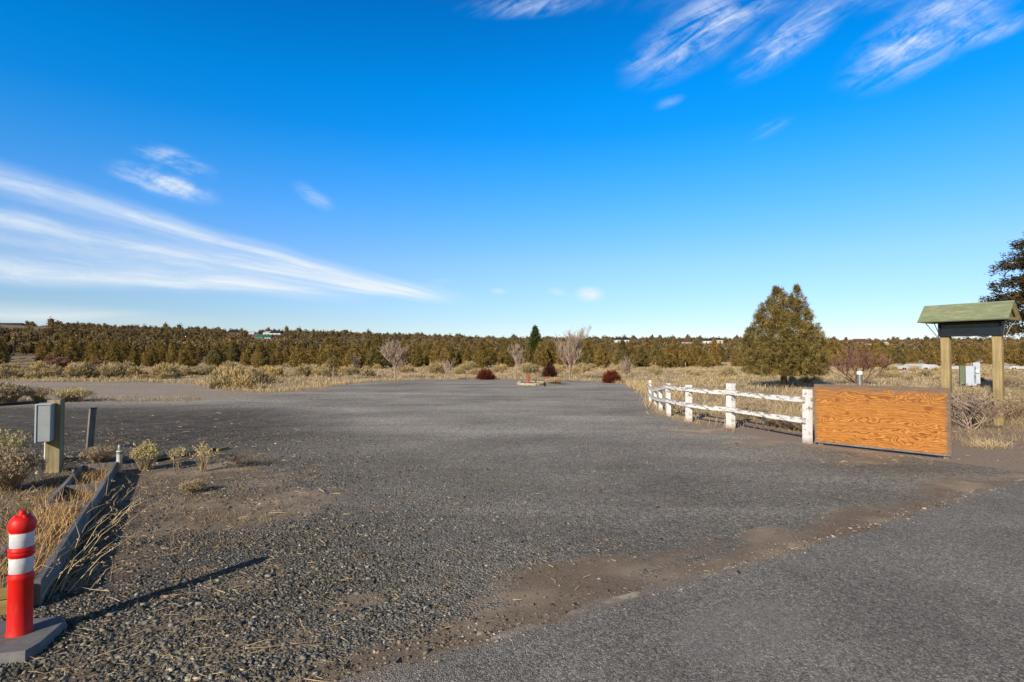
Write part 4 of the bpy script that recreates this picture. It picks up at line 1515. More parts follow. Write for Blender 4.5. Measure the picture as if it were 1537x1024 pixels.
# thin juniper sapling with its pale stem showing
c = G(500, 569)
root = empty('juniper_sapling', c, 0, 'thin open juniper sapling with a pale bare stem, left one of two saplings', 'tree')
mbx = MB()
mbx.tube([(0, 0, 0), (0.02, 0, 0.9), (0, 0, 2.9)], [0.06, 0.045, 0.02], 6)
mbx.build('trunk', M_twig, root)
V, F, C = flames_crown([(0, 0, 0.8, 3.2, 0.75, 0.5), (0.2, 0, 1.2, 2.8, 0.6, 0.4)], 260, 7, 0.17, 0.06, 0.6, 0.4, holes=0.4)
link_mesh('crown', mesh_np('crown', V, F, C), M_junf, root)


def red_bush(px, py, w_, h, label, mat, n=1500):
    c = G(px, py)
    o = link_mesh('red_bush', brush_mesh('red_bush', n, w_ / 2, h, 0.022, tips=3), mat)
    o.location = c
    tag(o, label, 'bush')


red_bush(729, 570, 1.42, 0.82, 'dark red rounded bush at the far lot edge left of the hydrant', M_redb)
red_bush(918, 575, 1.30, 0.88, 'dark red rounded bush at the lot edge near the fence end', M_redb)
M_redd = vcol_mat('dark_maroon_leaves', (0.070, 0.026, 0.020))
red_bush(825, 569, 1.25, 1.35, 'tall dark maroon bush right behind the red hydrant', M_redd)

# ------------------------------------------------------------------ sagebrush over the field
brushes = []
for k in range(8):
    r_, h_ = [(0.62, 0.72), (0.75, 0.62), (0.5, 0.6), (0.9, 0.85), (0.55, 0.45), (0.8, 0.95), (0.65, 0.55), (0.7, 0.8)][k]
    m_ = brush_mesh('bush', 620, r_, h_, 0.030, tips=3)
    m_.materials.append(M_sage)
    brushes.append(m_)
BK = ['rounded', 'low wide', 'small', 'large', 'low', 'tall bushy', 'low rounded', 'full']
bpos = []          # x, y, scale, kind


def try_b(x, y, s, k, gap=0.55):
    if in_lot(np.array([x]), np.array([y]))[0]:
        return
    for (a, b, c_, _) in bpos:
        if (a - x) ** 2 + (b - y) ** 2 < (gap * (s + c_)) ** 2:
            return
    bpos.append((x, y, s, k))


for (px, py, s, k) in ((322, 583, 0.75, 2), (342, 582, 1.25, 7), (366, 584, 1.2, 0), (352, 575, 1.3, 5), (383, 576, 1.1, 3), (330, 573, 1.0, 7), (400, 573, 1.0, 0)):
    c = G(px, py)
    bpos.append((c.x, c.y, s, k))
for i in range(400):
    if len(bpos) > 82:
        break
    px = rnd.uniform(-30, 560)
    py = rnd.uniform(556.5, 569 if px < 330 else 566)
    c = G(px, py)
    try_b(c.x, c.y, rnd.uniform(0.9, 1.7), rnd.randrange(8), 0.5)
for i in range(300):
    if len(bpos) > 112:
        break
    px = rnd.uniform(560, 960)
    c = G(px, rnd.uniform(553, 562))
    try_b(c.x, c.y, rnd.uniform(0.8, 1.6), rnd.randrange(8))
for i in range(400):
    if len(bpos) > 172:
        break
    px = rnd.uniform(940, 1570)
    c = G(px, rnd.uniform(554, 575))
    if abs(px - 1177) < 30 and c.y < 40:
        continue
    try_b(c.x, c.y, rnd.uniform(0.45, 1.15) * (1 if c.y > 45 else 0.6), rnd.randrange(8))
cells = {}
for i, (x, y, s, k) in enumerate(bpos):
    pi, _ = place_of(px_of(x, y))
    dist = 0 if y < 50 else 1
    cells.setdefault((pi, dist), []).append((px_of(x, y), i))
order = {}
for key, lst in cells.items():
    for q, (_, i) in enumerate(sorted(lst)):
        order[i] = (q, len(lst))
for i, (x, y, s, k) in enumerate(bpos):
    pi, pl = place_of(px_of(x, y))
    pl = pl.replace('above the thick brush clump', 'in the thick brush clump').replace('behind the big juniper', 'beside the big juniper')
    q, n_ = order[i]
    near = 'nearer' if y < 50 else 'farther'
    pos = '' if n_ == 1 else ', ' + ordinal(q) + ' from the left'
    o = bpy.data.objects.new('sagebrush', brushes[k])
    COL.objects.link(o)
    o.location = (x, y, -0.02)
    o.rotation_euler = (0, 0, rnd.uniform(0, 6.28))
    o.scale = (s, s, s * rnd.uniform(0.85, 1.1))
    tag(o, f'{BK[k]} {near} sagebrush {pl}{pos}', 'bush', 'sagebrush over the dry field')

# bushes close to the camera: rabbitbrush with pale heads
def rabbitbrush(px, py, r, h, label, n=420, heads=True, mat=M_twigd, blade=0.006, headmat=None, hs=0.03):
    c = G(px, py)
    root = empty('rabbitbrush', c, rnd.uniform(0, 6), label, 'bush')
    st = np.stack([rng.normal(0, r * 0.18, n), rng.normal(0, r * 0.18, n), np.zeros(n)], 1)
    ang = rng.uniform(0, 6.28, n)
    sp = r * np.sqrt(rng.random(n))
    tip = np.stack([np.cos(ang) * sp, np.sin(ang) * sp, h * (1 - 0.35 * (sp / r) ** 2) * rng.uniform(0.72, 1.05, n)], 1)
    D = tip - st
    L_ = np.linalg.norm(D, axis=1)
    bend = rng.normal(0, 0.12, (n, 3))
    V, F = blades(st, D / L_[:, None], bend, L_, blade)
    tip = V.reshape(-1, 5, 3)[:, 4]
    link_mesh('stems', mesh_np('stems', V, F, np.repeat(rng.uniform(0.5, 1.2, n), 5)), M_dstem, root)
    if heads:
        k = 9
        P = np.repeat(tip, k, 0) + rng.normal(0, hs * 0.5, (n * k, 3))
        Dd = unit(rng.normal(0, 0.6, (n * k, 3)) + np.array([0, 0, 0.7]))
        V, F = tris(P, Dd, hs * rng.uniform(0.6, 1.4, n * k), hs * 0.45)
        tone = np.repeat(np.repeat(rng.uniform(0.6, 1.15, n), k) * rng.uniform(0.8, 1.2, n * k), 3)
        link_mesh('seed_heads', mesh_np('seed_heads', V, F, tone), headmat or M_flow, root)
    return root


M_dstem = vcol_mat('dry_stems', (0.44, 0.34, 0.22))
M_flowg = vcol_mat('grey_seed_heads', (0.47, 0.37, 0.24))
rabbitbrush(218, 706, 0.20, 0.40, 'pale yellow rabbitbrush beside the white standpipe', 260)
rabbitbrush(267, 704, 0.13, 0.34, 'small thin rabbitbrush with few heads at the dark timber', 46)
rabbitbrush(305, 708, 0.15, 0.42, 'upright dry weed with pale heads right of the small rabbitbrush', 60, headmat=M_flow)
rabbitbrush(290, 740, 0.16, 0.15, 'low cushion of bleached grey weed in front of the dark timber', 200, headmat=M_flowg, hs=0.02)
rabbitbrush(6, 738, 0.40, 0.52, 'large grey brown rabbitbrush at the left edge beside the breaker post', 750, headmat=M_flowg, hs=0.03)
rabbitbrush(-30, 705, 0.60, 0.62, 'pale yellow topped rabbitbrush at the left edge behind the larger one', 600, headmat=M_flow, hs=0.03)
rabbitbrush(150, 694, 0.30, 0.26, 'tangled grey weed filling the far end of the timber bed', 340, headmat=M_flowg, hs=0.02)
rabbitbrush(8, 606, 0.75, 0.68, 'grey sagebrush mound at the left edge by the gravel track', 900, headmat=M_flowg, blade=0.012, hs=0.07)
rabbitbrush(60, 604, 0.45, 0.55, 'small grey bush just right of the grey sagebrush mound', 300, headmat=M_flowg, blade=0.012, hs=0.05)
rabbitbrush(108, 603, 0.70, 0.50, 'straw coloured low bush on the track edge behind the weathered post', 420, blade=0.012, headmat=M_flow, hs=0.05)
rabbitbrush(88, 604, 0.45, 0.36, 'low dry bush behind the breaker box top', 240, blade=0.012, headmat=M_flowg, hs=0.05)
# the dead brush round the kiosk
for (px, py, r, h, n, lab) in ((1465, 636, 0.80, 0.95, 700, 'tangled dead brush between the kiosk posts'),
                               (1440, 630, 0.5, 0.75, 340, 'grey dead brush at the foot of the left kiosk post'),
                               (1515, 634, 0.75, 0.85, 560, 'dead grey brush in front of the right kiosk post'),
                               (1545, 612, 0.8, 0.85, 420, 'brown brush at the right edge behind the kiosk'),
                               (1528, 588, 1.0, 0.95, 420, 'dark olive brush beyond the kiosk at the right edge'),
                               (1395, 607, 0.6, 0.5, 260, 'low dry brush behind the right end of the board'),
                               (1130, 628, 0.55, 0.5, 300, 'grey bush behind the middle of the white fence'),
                               (1165, 640, 0.42, 0.34, 200, 'small grey bush behind the fence, left of the last post'),
                               (1195, 645, 0.40, 0.36, 200, 'small dark bush against the last fence post'),
                               (1112, 622, 0.5, 0.36, 200, 'low pale bush just behind the widest fence post')):
    rabbitbrush(px, py, r, h, lab, n, headmat=M_flowg, blade=0.008, hs=0.035)


# woody twigs: sprawling dead sticks
def sticks(px, py, h, w_, label, seed, n=5, mat=M_twigd):
    o = bare(px, py, h, w_, label, seed, mat, 0.3, 0.010, 3, 4, 0.9, 0.3, 'dead_weed', n, 0.003, 'weed')


sticks(356, 700, 0.30, 0.7, 'sprawling dead weed right of the upright dry weed', 6)
sticks(1455, 645, 0.95, 1.5, 'pale forked dead branches in the brush between the kiosk posts', 14, 7, M_twig)
sticks(175, 672, 0.22, 0.4, 'broken dead twigs at the white standpipe', 15, 3)


# leaning dry stalks growing against the timber bed, each counted plant a tuft
def stalks():
    Vs, Fs, Cs = [], [], []
    off = 0
    for (px, py, n, L0, dirx, diry) in ((92, 890, 5, 0.50, 0.35, 0.75), (112, 850, 7, 0.60, 0.30, 0.70), (118, 820, 4, 0.5, 0.45, 0.5), (128, 850, 4, 0.40, 0.8, 0.45),
                                        (150, 800, 10, 0.5, 0.6, 0.6), (145, 880, 7, 0.25, 0.2, 0.3), (60, 900, 8, 0.4, 0.4, 0.2), (165, 760, 10, 0.4, 0.5, 0.5)):
        c = G(px, py)
        P = np.stack([c.x + rng.normal(0, 0.06, n), c.y + rng.normal(0, 0.10, n), np.zeros(n)], 1)
        D = unit(np.stack([rng.normal(dirx, 0.28, n), rng.normal(diry, 0.28, n), np.full(n, 0.95)], 1))
        V, F = blades(P, D, rng.normal(0, 0.2, (n, 3)) + np.array([0.15, 0.1, -0.25]), L0 * rng.uniform(0.6, 1.15, n), 0.007)
        Vs.append(V); Fs.append(F + off); off += len(V)
        Cs.append(np.repeat(rng.uniform(0.6, 1.15, n), 5))
        tip = V.reshape(-1, 5, 3)[:, 4]
        k = 6
        V, F = tris(np.repeat(tip, k, 0) + rng.normal(0, 0.008, (n * k, 3)), unit(rng.normal(0, 1, (n * k, 3))), 0.022, 0.010)
        Vs.append(V); Fs.append(F + off); off += len(V)
        Cs.append(np.repeat(rng.uniform(0.5, 1.0, n * k), 3))
    return mesh_np('tall_dry_stalks', np.concatenate(Vs), np.concatenate(Fs), np.concatenate(Cs))


tag(link_mesh('tall_dry_stalks', stalks(), M_straw), 'tall leaning straw stalks growing along the timber bed', 'grass', kind='stuff')

# ------------------------------------------------------------------ red bollard
bc = G(29.5, 949, 0.06)
root = empty('traffic_bollard', (bc.x, bc.y, 0), R(14), 'red plastic bollard with two white bands on a grey rubber base', 'bollard')
root.scale = (0.98, 0.98, 0.965)
sl = MB()
pts = [(0.21, -0.20), (0.21, 0.12), (0.15, 0.22), (-0.26, 0.24), (-0.36, 0.12), (-0.36, -0.20), (-0.28, -0.30), (0.18, -0.30)]
n8 = len(pts)
lo = [sl.bm.verts.new((x * 1.02, y * 1.02, 0.0)) for x, y in pts]
md = [sl.bm.verts.new((x, y, 0.035)) for x, y in pts]
hi = [sl.bm.verts.new((x * 0.93, y * 0.91, 0.060)) for x, y in pts]
for A, B in ((lo, md), (md, hi)):
    for i in range(n8):
        sl.bm.faces.new((A[i], A[(i + 1) % n8], B[(i + 1) % n8], B[i]))
sl.bm.faces.new(hi)
sl.bm.faces.new(lo[::-1])
bs = sl.build('base', M_rubber, root)
rr0 = 0.066
body = [(0.072, 0.058), (0.070, 0.075), (rr0, 0.085), (rr0 * 0.985, 0.40), (rr0 * 1.05, 0.415), (rr0 * 1.05, 0.435), (rr0 * 0.97, 0.445), (rr0 * 0.97, 0.452)]
body += [(rr0 * 0.93, 0.454), (rr0 * 0.93, 0.556), (rr0 * 0.97, 0.560), (rr0 * 1.05, 0.570), (rr0 * 1.05, 0.582), (rr0 * 0.98, 0.588), (rr0 * 1.05, 0.594), (rr0 * 1.05, 0.606), (rr0 * 0.97, 0.616)]
body += [(rr0 * 0.93, 0.618), (rr0 * 0.93, 0.715), (rr0 * 0.97, 0.718), (rr0 * 0.97, 0.722)]
MB().lathe(body, seg=40).build('tube', M_red, root, 35)
for z0, z1 in ((0.456, 0.554), (0.620, 0.713)):
    MB().lathe([(rr0 * 0.935, z0), (rr0 * 0.955, z0 + 0.002), (rr0 * 0.955, z1 - 0.002), (rr0 * 0.935, z1)], seg=40, cap=False).build('reflective_band', M_refl, root, 50)
cap = MB()
cap.lathe([(rr0 * 0.98, 0.722), (rr0 * 1.09, 0.730), (rr0 * 1.11, 0.760), (rr0 * 1.06, 0.785), (rr0 * 0.86, 0.808), (rr0 * 0.55, 0.820), (rr0 * 0.34, 0.824), (rr0 * 0.32, 0.838), (rr0 * 0.26, 0.850), (rr0 * 0.10, 0.856)], seg=40)
for a in range(4):
    aa = R(45 + 90 * a)
    cap.tube([(math.cos(aa) * rr0 * 0.78, math.sin(aa) * rr0 * 0.78, 0.785), (math.cos(aa) * rr0 * 0.5, math.sin(aa) * rr0 * 0.5, 0.826)], [0.016, 0.010], 8)
cap.build('cap', M_red, root, 40)

# ------------------------------------------------------------------ timber bed
A = G(55, 912)
B = G(174, 709)
d = Vector((B.x - A.x, B.y - A.y, 0))
Lb = d.length
ang = math.atan2(d.y, d.x) - R(90)
root = empty('timber_bed', (A.x, A.y, 0), ang, 'long narrow weathered timber bed with cross boards behind the red bollard', 'timber bed')
WB = 0.42        # local x: negative = left; local y along
MB().bar((0, 0, 0.095), (0, Lb * 0.47, 0.095), 0.045, 0.19, 0.004).bar((0.012, Lb * 0.475, 0.082), (0.0, Lb, 0.085), 0.045, 0.17, 0.004).build('side_board', M_greyx, root)
MB().bar((-WB, 0, 0.075), (-WB, Lb * 0.5, 0.08), 0.045, 0.15, 0.004).bar((-WB, Lb * 0.503, 0.08), (-WB, Lb, 0.085), 0.045, 0.16, 0.004).build('side_board', M_greyx, root)
for f, zz in ((0.50, 0.12), (0.70, 0.10), (0.99, 0.11)):
    MB().bar((-WB + 0.024, Lb * f, zz), (-0.024, Lb * f, zz), 0.045, 0.11, 0.004).build('cross_board', M_grey, root)
MB().bar((-1.3, -0.03, 0.055), (-0.02, -0.03, 0.055), 0.05, 0.10, 0.004).bar((-1.3, -0.03, 0.146), (-0.02, -0.03, 0.146), 0.045, 0.07, 0.004).build('end_board', M_yell, root)
fill = MB()
ys = np.linspace(0.02, Lb * 0.98, 50)
xs = np.linspace(-WB + 0.024, -0.024, 8)
grid = []
for yv in ys:
    hgt = 0.13 if yv < Lb * 0.49 else 0.05
    grid.append([fill.bm.verts.new((xv, yv, hgt + rnd.gauss(0, 0.012))) for xv in xs])
for i in range(len(ys) - 1):
    for k in range(len(xs) - 1):
        fill.bm.faces.new((grid[i][k], grid[i][k + 1], grid[i + 1][k + 1], grid[i + 1][k]))
M_soil = plain_mat('straw_soil', (0.17, 0.115, 0.075), (0.42, 0.30, 0.17), 18, 0.95, 0.1, 0.8)
fill.build('soil', M_soil, root)
# straw growing in the bed
n = 900
yl = rng.uniform(0.05, Lb * 0.49, n)
yl[650:] = rng.uniform(Lb * 0.5, Lb * 0.97, 250)
xl = rng.uniform(-WB + 0.03, -0.03, n)
P = np.stack([xl, yl, np.where(yl < Lb * 0.49, 0.125, 0.045)], 1)
D = unit(np.stack([rng.normal(0.15, 0.5, n), rng.normal(0.15, 0.5, n), np.ones(n)], 1))
V, F = blades(P, D, rng.normal(0, 0.4, (n, 3)) - np.array([0, 0, 0.25]), rng.uniform(0.08, 0.30, n), 0.0055)
tn = rng.uniform(0.5, 1.1, n)
cc = np.stack([tn * 1.05, tn * 0.86, tn * 0.66], 1)
g_ = link_mesh('straw', mesh_np('straw', V, F, np.repeat(cc, 5, 0)), M_straw, root)
g_['kind'] = 'stuff'

# ------------------------------------------------------------------ breaker box on its post
pc = G(82, 709)
root = empty('breaker_post', (pc.x, pc.y, 0), 0, 'grey electrical breaker box on a short treated post at the left', 'electrical post')
k = pc.y / FPX
s1 = MB()
Hp = (709 - 601) * k
s1.box((0, 0, Hp / 2), (0.175, 0.16, Hp), (0, 0, R(18)), 0.006)
s1.build('post', M_treat, root)
s1 = MB()
s1.box((0.005, -0.195, 0.79), (0.165, 0.20, 0.555), (0, 0, R(24)), 0.008)
bx = s1.build('breaker_box', M_box, root)
s1 = MB()
s1.box((-0.082, -0.233, 0.792), (0.022, 0.225, 0.575), (0, 0, R(24)), 0.004)
s1.box((0.002, -0.197, 1.074), (0.195, 0.225, 0.016), (0, 0, R(24)), 0.003)
s1.build('cover', M_boxp, bx)
s1 = MB()
s1.box((-0.03, 0.0, Hp + 0.03), (0.20, 0.025, 0.06), (0, R(24), R(18)), 0.003)
s1.build('post_cap', M_grey, root)
s1 = MB()
s1.tube([(-0.122, -0.04, 0.0), (-0.122, -0.04, 0.47)], 0.014, 10)
s1.build('conduit', M_pvc, root, 40)
s1 = MB()
s1.box((-0.185, -0.10, 0.155), (0.105, 0.09, 0.14), (0, 0, R(18)), 0.006)
jb = s1.build('junction_box', M_box, root)
s1 = MB()
s1.lathe([(0.028, 0), (0.028, 0.05), (0.036, 0.055), (0.036, 0.085)], (-0.185, -0.10, 0.0), 16)
s1.build('pipe', M_pvc, root, 40)

# ------------------------------------------------------------------ weathered post, standpipe, timbers
pc = G(134, 676)
root = empty('wooden_post', pc, 0, 'weathered grey wooden post standing right of the breaker box', 'post')
s1 = MB()
s1.bar((0, 0, 0), (0.055, 0, 0.80), 0.12, 0.045, 0.004, up=(0.95, -0.3, 0))
s1.build('post', M_grey, root)
s1 = MB()
s1.bar((0.0635, 0.0, 0.800), (0.0645, 0, 0.815), 0.126, 0.05, 0.003, up=(0.95, -0.3, 0))
s1.build('strap', M_black, root)
pc = G(179, 709)
root = empty('standpipe', pc, R(30), 'white plastic standpipe with black bands and a grey tap at the bed end', 'standpipe')
s1 = MB()
s1.lathe([(0.040, 0.0), (0.040, 0.27), (0.044, 0.275), (0.044, 0.33), (0.038, 0.336)], seg=20)
s1.build('pipe', M_pvc, root, 40)
for z0 in (0.285, 0.308):
    MB().lathe([(0.0465, z0), (0.0465, z0 + 0.013)], seg=20, cap=False).build('band', M_black, root, 60)
s1 = MB()
s1.lathe([(0.026, 0.336), (0.028, 0.40), (0.022, 0.415), (0.022, 0.43), (0.008, 0.436)], seg=16)
s1.tube([(0, 0, 0.39), (0.05, 0, 0.39), (0.06, 0, 0.37)], 0.010, 8)
s1.build('tap', M_steel, root, 40)


def timber(a, b, w_, h, name, label, mat):
    a, b = Vector(a), Vector(b)
    o = MB().bar((0, 0, h / 2), (0, (b - a).length, h / 2), w_, h, 0.006).build(name, mat)
    o.location = (a.x, a.y, 0.002)
    dd = b - a
    o.rotation_euler = (0, 0, math.atan2(dd.y, dd.x) - R(90))
    return tag(o, label, 'timber')


M_char = timber_mat('dark_old_timber', (0.022, 0.02, 0.02), (0.075, 0.065, 0.06), 'Y')
timber(G(232, 694), G(322, 677), 0.10, 0.055, 'timber', 'old timber darkened with brush shadow, lying on the dirt behind the dry weeds', M_char)  # dark bar stands for a timber together with the rabbitbrush shadow
timber(G(326, 678), G(342, 674), 0.05, 0.05, 'wood_stake', 'short pale stick at the right end of the dark timber', M_yell)
timber(G(-60, 694), G(118, 686), 0.11, 0.09, 'timber', 'pale bleached timber lying behind the breaker post', plain_mat('bleached_timber', (0.34, 0.28, 0.21), (0.56, 0.48, 0.38), 5, 0.9, 0.1))
timber(G(-50, 613), G(58, 606), 0.10, 0.10, 'log', 'thin dark log on the ground at the left edge behind the breaker box', M_char)

# ------------------------------------------------------------------ white marker post far left
pc = G(111, 567)
root = empty('marker_post', pc, 0, 'white marker post with a red tag beside the far left track', 'marker post')
MB().lathe([(0.09, 0), (0.09, 0.86), (0.11, 0.87), (0.11, 0.98), (0.05, 1.0), (0.05, 1.22), (0.02, 1.24)], seg=14).build('post', M_pvc, root, 40)
MB().box((-0.15, -0.02, 0.72), (0.10, 0.05, 0.42), None, 0.01).build('tag', plain_mat('faded_red', (0.40, 0.05, 0.03), (0.55, 0.09, 0.06), 6, 0.7, 0.2), root)
MB().lathe([(0.14, 0), (0.14, 0.10)], seg=14).build('base', M_black, root, 40)

# ------------------------------------------------------------------ white post and rail fence
FP = [(976, 604, 571, 0.13), (983.5, 611, 582, 0.13), (991.5, 617, 581, 0.15), (1003.5, 624.5, 576, 0.165), (1034, 633, 578, 0.175), (1096.5, 643, 576, 0.20), (1212, 665.5, 585, 0.17)]
root_p = G(1034, 633)
root = empty('white_fence', root_p, 0, 'white post and rail fence with peeling paint curving along the lot', 'fence')
posts = []
for i, (px, pb, pt, w_) in enumerate(FP):
    c = G(px, pb)
    h = (pb - pt) * c.y / FPX
    posts.append((c, h))
for i, (c, h) in enumerate(posts):
    w_ = FP[i][3]
    nb = posts[min(i + 1, 6)][0] - posts[max(i - 1, 0)][0]
    a = math.atan2(nb.y, nb.x)
    if i == 6:
        a = math.atan2(posts[6][0].y - posts[5][0].y, posts[6][0].x - posts[5][0].x)
    o = MB().box((0, 0, h / 2), (w_ * 0.92, w_ * 0.72, h), None, 0.008).build('post', M_white, root, wobble=0.0015)
    o.location = c - root_p
    o.rotation_euler = (R(rnd.gauss(0, 0.8)), R(rnd.gauss(0, 0.8)), a)
for i in range(6):
    (c0, h0), (c1, h1) = posts[i], posts[i + 1]
    hw0, hw1 = min(h0, 0.99), min(h1, 1.0)
    front = (c1 - c0).cross(Vector((0, 0, 1))).normalized()
    if front.dot(Vector((0, 0, 0)) - c0) < 0:
        front = -front
    for lv, (fa, fb) in enumerate(((0.93, 0.90), (0.50, 0.48))):
        za, zb = hw0 * fa - (0.02 if i == 4 else 0.0), hw1 * fb
        if i == 0:
            za = 0.42 + 0.22 * (1 - lv) if lv == 0 else 0.36
        pa = c0 + front * (FP[i][3] * 0.39 + 0.021) + Vector((0, 0, za))
        pb = c1 + front * (FP[i + 1][3] * 0.39 + 0.021) + Vector((0, 0, zb))
        dd = (pb - pa)
        L_ = dd.length
        mid = (pa + pb) / 2
        r_ = MB()
        nseg = 8
        # a plank with a slight sag and wander
        prev = None
        rings = []
        for q in range(nseg + 1):
            f = q / nseg
            yy = (f - 0.5) * (L_ + (0.02 if i < 5 else 0.06))
            sag = -0.018 * math.sin(math.pi * f) + rnd.gauss(0, 0.0025)
            hh = 0.106 + rnd.gauss(0, 0.004)
            ww = 0.040
            rings.append([r_.bm.verts.new((x_, yy, z_ + sag)) for x_, z_ in ((-ww / 2, -hh / 2), (ww / 2, -hh / 2), (ww / 2, hh / 2), (-ww / 2, hh / 2))])
        for q in range(nseg):
            for e in range(4):
                r_.bm.faces.new((rings[q][e], rings[q][(e + 1) % 4], rings[q + 1][(e + 1) % 4], rings[q + 1][e]))
        r_.bm.faces.new(rings[0])
        r_.bm.faces.new(rings[-1][::-1])
        o = r_.build('rail', M_white_r if 'M_white_r' in globals() else M_white, root)
        o.location = mid - root_p + front * (0.004 * (i % 2))
        flat = math.hypot(dd.x, dd.y)
        o.rotation_euler = (math.atan2(dd.z, flat), 0, math.atan2(dd.y, dd.x) - R(90))

# ------------------------------------------------------------------ plywood board
bl = Vector(((1221.5 - 768.5) / FPX * 11.70, 11.70, 0))
br_ = Vector(((1424 - 768.5) / FPX * 9.95, 9.95, 0))
dd = br_ - bl
root = empty('plywood_board', (bl.x, bl.y, 0.075), math.atan2(dd.y, dd.x), 'large weathered orange plywood sheet standing at the end of the white fence', 'board')
pan = MB()
pan.box((BW / 2, 0.0, BH / 2), (BW, 0.024, BH), None, 0.003)
pan.build('panel', M_ply, root)
root.rotation_euler = (R(0.0), math.atan2(-0.012, BW), math.atan2(dd.y, dd.x))
MB().bar((0.01, -0.006, -0.016), (BW - 0.02, -0.006, -0.016), 0.034, 0.03, 0.003).build('bottom_batten', M_greyx, root)
for xx in (0.10, BW - 0.09):
    MB().box((xx, 0.065, 0.48), (0.09, 0.09, 1.15), None, 0.004).build('support_post', M_grey, root)
MB().bar((0.02, 0.034, BH - 0.10), (BW - 0.02, 0.034, BH - 0.10), 0.04, 0.09, 0.003).build('back_batten', M_grey, root)

# ------------------------------------------------------------------ kiosk
KL = Vector((12.05, 15.8, 0))
u = Vector((0.553, -0.833, 0)).normalized()
KS = 1.14
root = empty('notice_kiosk', KL, math.atan2(u.y, u.x), 'wooden notice kiosk with a green pitched roof on two thick posts', 'kiosk')
for xx in (0, KS):
    o = MB().box((0, 0, 1.18), (0.205, 0.18, 2.36), None, 0.03).build('post', M_treat2, root, 40)
    o.location = (xx, 0, 0)
cx = KS / 2
x0, x1 = -0.13, KS + 0.13
hb = MB()          # display case: a frame round a recessed dark pane
z0, z1, dp = 2.345, 2.72, 0.30
t_ = 0.055
hb.box((cx, 0, z0 + t_ / 2), (x1 - x0, dp, t_), None, 0.004)
hb.box((cx, 0, z1 - t_ / 2), (x1 - x0, dp, t_), None, 0.004)
for xx in (x0 + t_ / 2, x1 - t_ / 2):
    hb.box((xx, 0, (z0 + z1) / 2), (t_, dp - 0.004, z1 - z0 - 2 * t_), None, 0.003)
cs = hb.build('display_case', M_darkbox, root)
MB().box((cx, -0.10, (z0 + z1) / 2), (x1 - x0 - 2 * t_ - 0.004, 0.012, z1 - z0 - 2 * t_ - 0.004)).build('pane', M_glass, cs)
MB().box((cx, 0.10, (z0 + z1) / 2), (x1 - x0 - 2 * t_ - 0.004, 0.03, z1 - z0 - 2 * t_ - 0.004)).build('back_panel', M_darkbox, cs)
rx0, rx1 = -0.50, KS + 0.36
EV, RDG, HW = 2.735, 3.19, 0.46
rf = MB()
for sgn in (-1, 1):
    a = Vector((0, sgn * HW, EV))
    b = Vector((0, 0, RDG))
    nrm = Vector((0, (RDG - EV) * sgn, HW)).normalized()
    th_ = 0.035
    q0 = [a, b - Vector((0, 0, 0)), b + Vector((0, 0, th_ * 1.35)), a + nrm * th_]
    vs0 = [rf.bm.verts.new((rx0, p.y + (0.0015 * sgn), p.z)) for p in q0]
    vs1 = [rf.bm.verts.new((rx1, p.y + (0.0015 * sgn), p.z)) for p in q0]
    rf.bm.faces.new(vs0)
    rf.bm.faces.new(vs1[::-1])
    for i in range(4):
        rf.bm.faces.new((vs0[i], vs1[i], vs1[(i + 1) % 4], vs0[(i + 1) % 4]))
rfo = rf.build('roof', M_roof, root)
for xx in (rx0 + 0.05, rx1 - 0.05):
    g = MB()
    g.bar((xx, -HW + 0.10, EV + 0.035), (xx, HW - 0.06, EV + 0.035), 0.045, 0.07, 0.003)
    g.bar((xx, -HW + 0.06, EV + 0.035), (xx, -0.02, RDG - 0.05), 0.04, 0.05)
    g.bar((xx, HW - 0.06, EV + 0.035), (xx, 0.02, RDG - 0.05), 0.04, 0.05)
    g.build('gable_frame', M_treat2, root)
MB().box((cx, 0, z1 + 0.022), (rx1 - rx0 - 0.30, 0.10, 0.04)).build('ridge_beam', M_darkbox, root)
for side, xx in ((-1, -0.13), (1, KS + 0.13)):
    for yy in (-0.30, 0.30):
        xe = rx0 + 0.12 if side < 0 else rx1 - 0.10
        MB().tube([(xx, yy * 0.25, z0 - 0.06), (xe, yy, EV + 0.02)], 0.011, 6).build('brace', M_steel, root, 40)

# ------------------------------------------------------------------ meter boxes and pipe behind
pc = Vector(((1457 - 768.5) / FPX * 20.5, 20.5, 0))
root = empty('meter_box', pc, R(-30), 'pale blue grey meter box on a stake beyond the kiosk', 'utility box')
MB().box((0, 0, 0.40), (0.07, 0.07, 0.80), None, 0.004).build('stake', M_grey, root)
bx = MB().box((-0.03, -0.09, 1.10), (0.30, 0.13, 0.70), None, 0.008).box((0.13, -0.075, 1.20), (0.20, 0.16, 0.76), None, 0.008).build('case', M_boxp, root)
o = MB().lathe([(0.072, 0), (0.072, 0.03), (0.06, 0.06), (0.02, 0.072)], seg=20).build('meter_dial', M_refl, bx, 40)
o.location = (0.15, -0.155, 1.26)
o.rotation_euler = (R(90), 0, 0)
pc = Vector(((1445 - 768.5) / FPX * 20.7, 20.7, 0))
root = empty('cabinet', pc, R(-30), 'olive green utility cabinet left of the pale meter box', 'utility box')
MB().box((0, 0, 0.42), (0.07, 0.07, 0.84), None, 0.004).build('stake', M_grey, root)
MB().box((0, -0.06, 1.12), (0.235, 0.15, 0.66), None, 0.006).box((0, -0.06, 1.463), (0.26, 0.18, 0.02), None, 0.003).build('case', M_boxg, root)
MB().box((0.08, -0.142, 1.12), (0.02, 0.015, 0.09), None, 0.002).build('handle', M_steel, root)
pc = G(1291, 600)
root = empty('vent_pipe', pc, 0, 'grey steel pipe with a white cap sticking up behind the board', 'pipe')
MB().lathe([(0.105, 0), (0.105, 1.06)], seg=24).build('pipe', M_steel, root, 40)
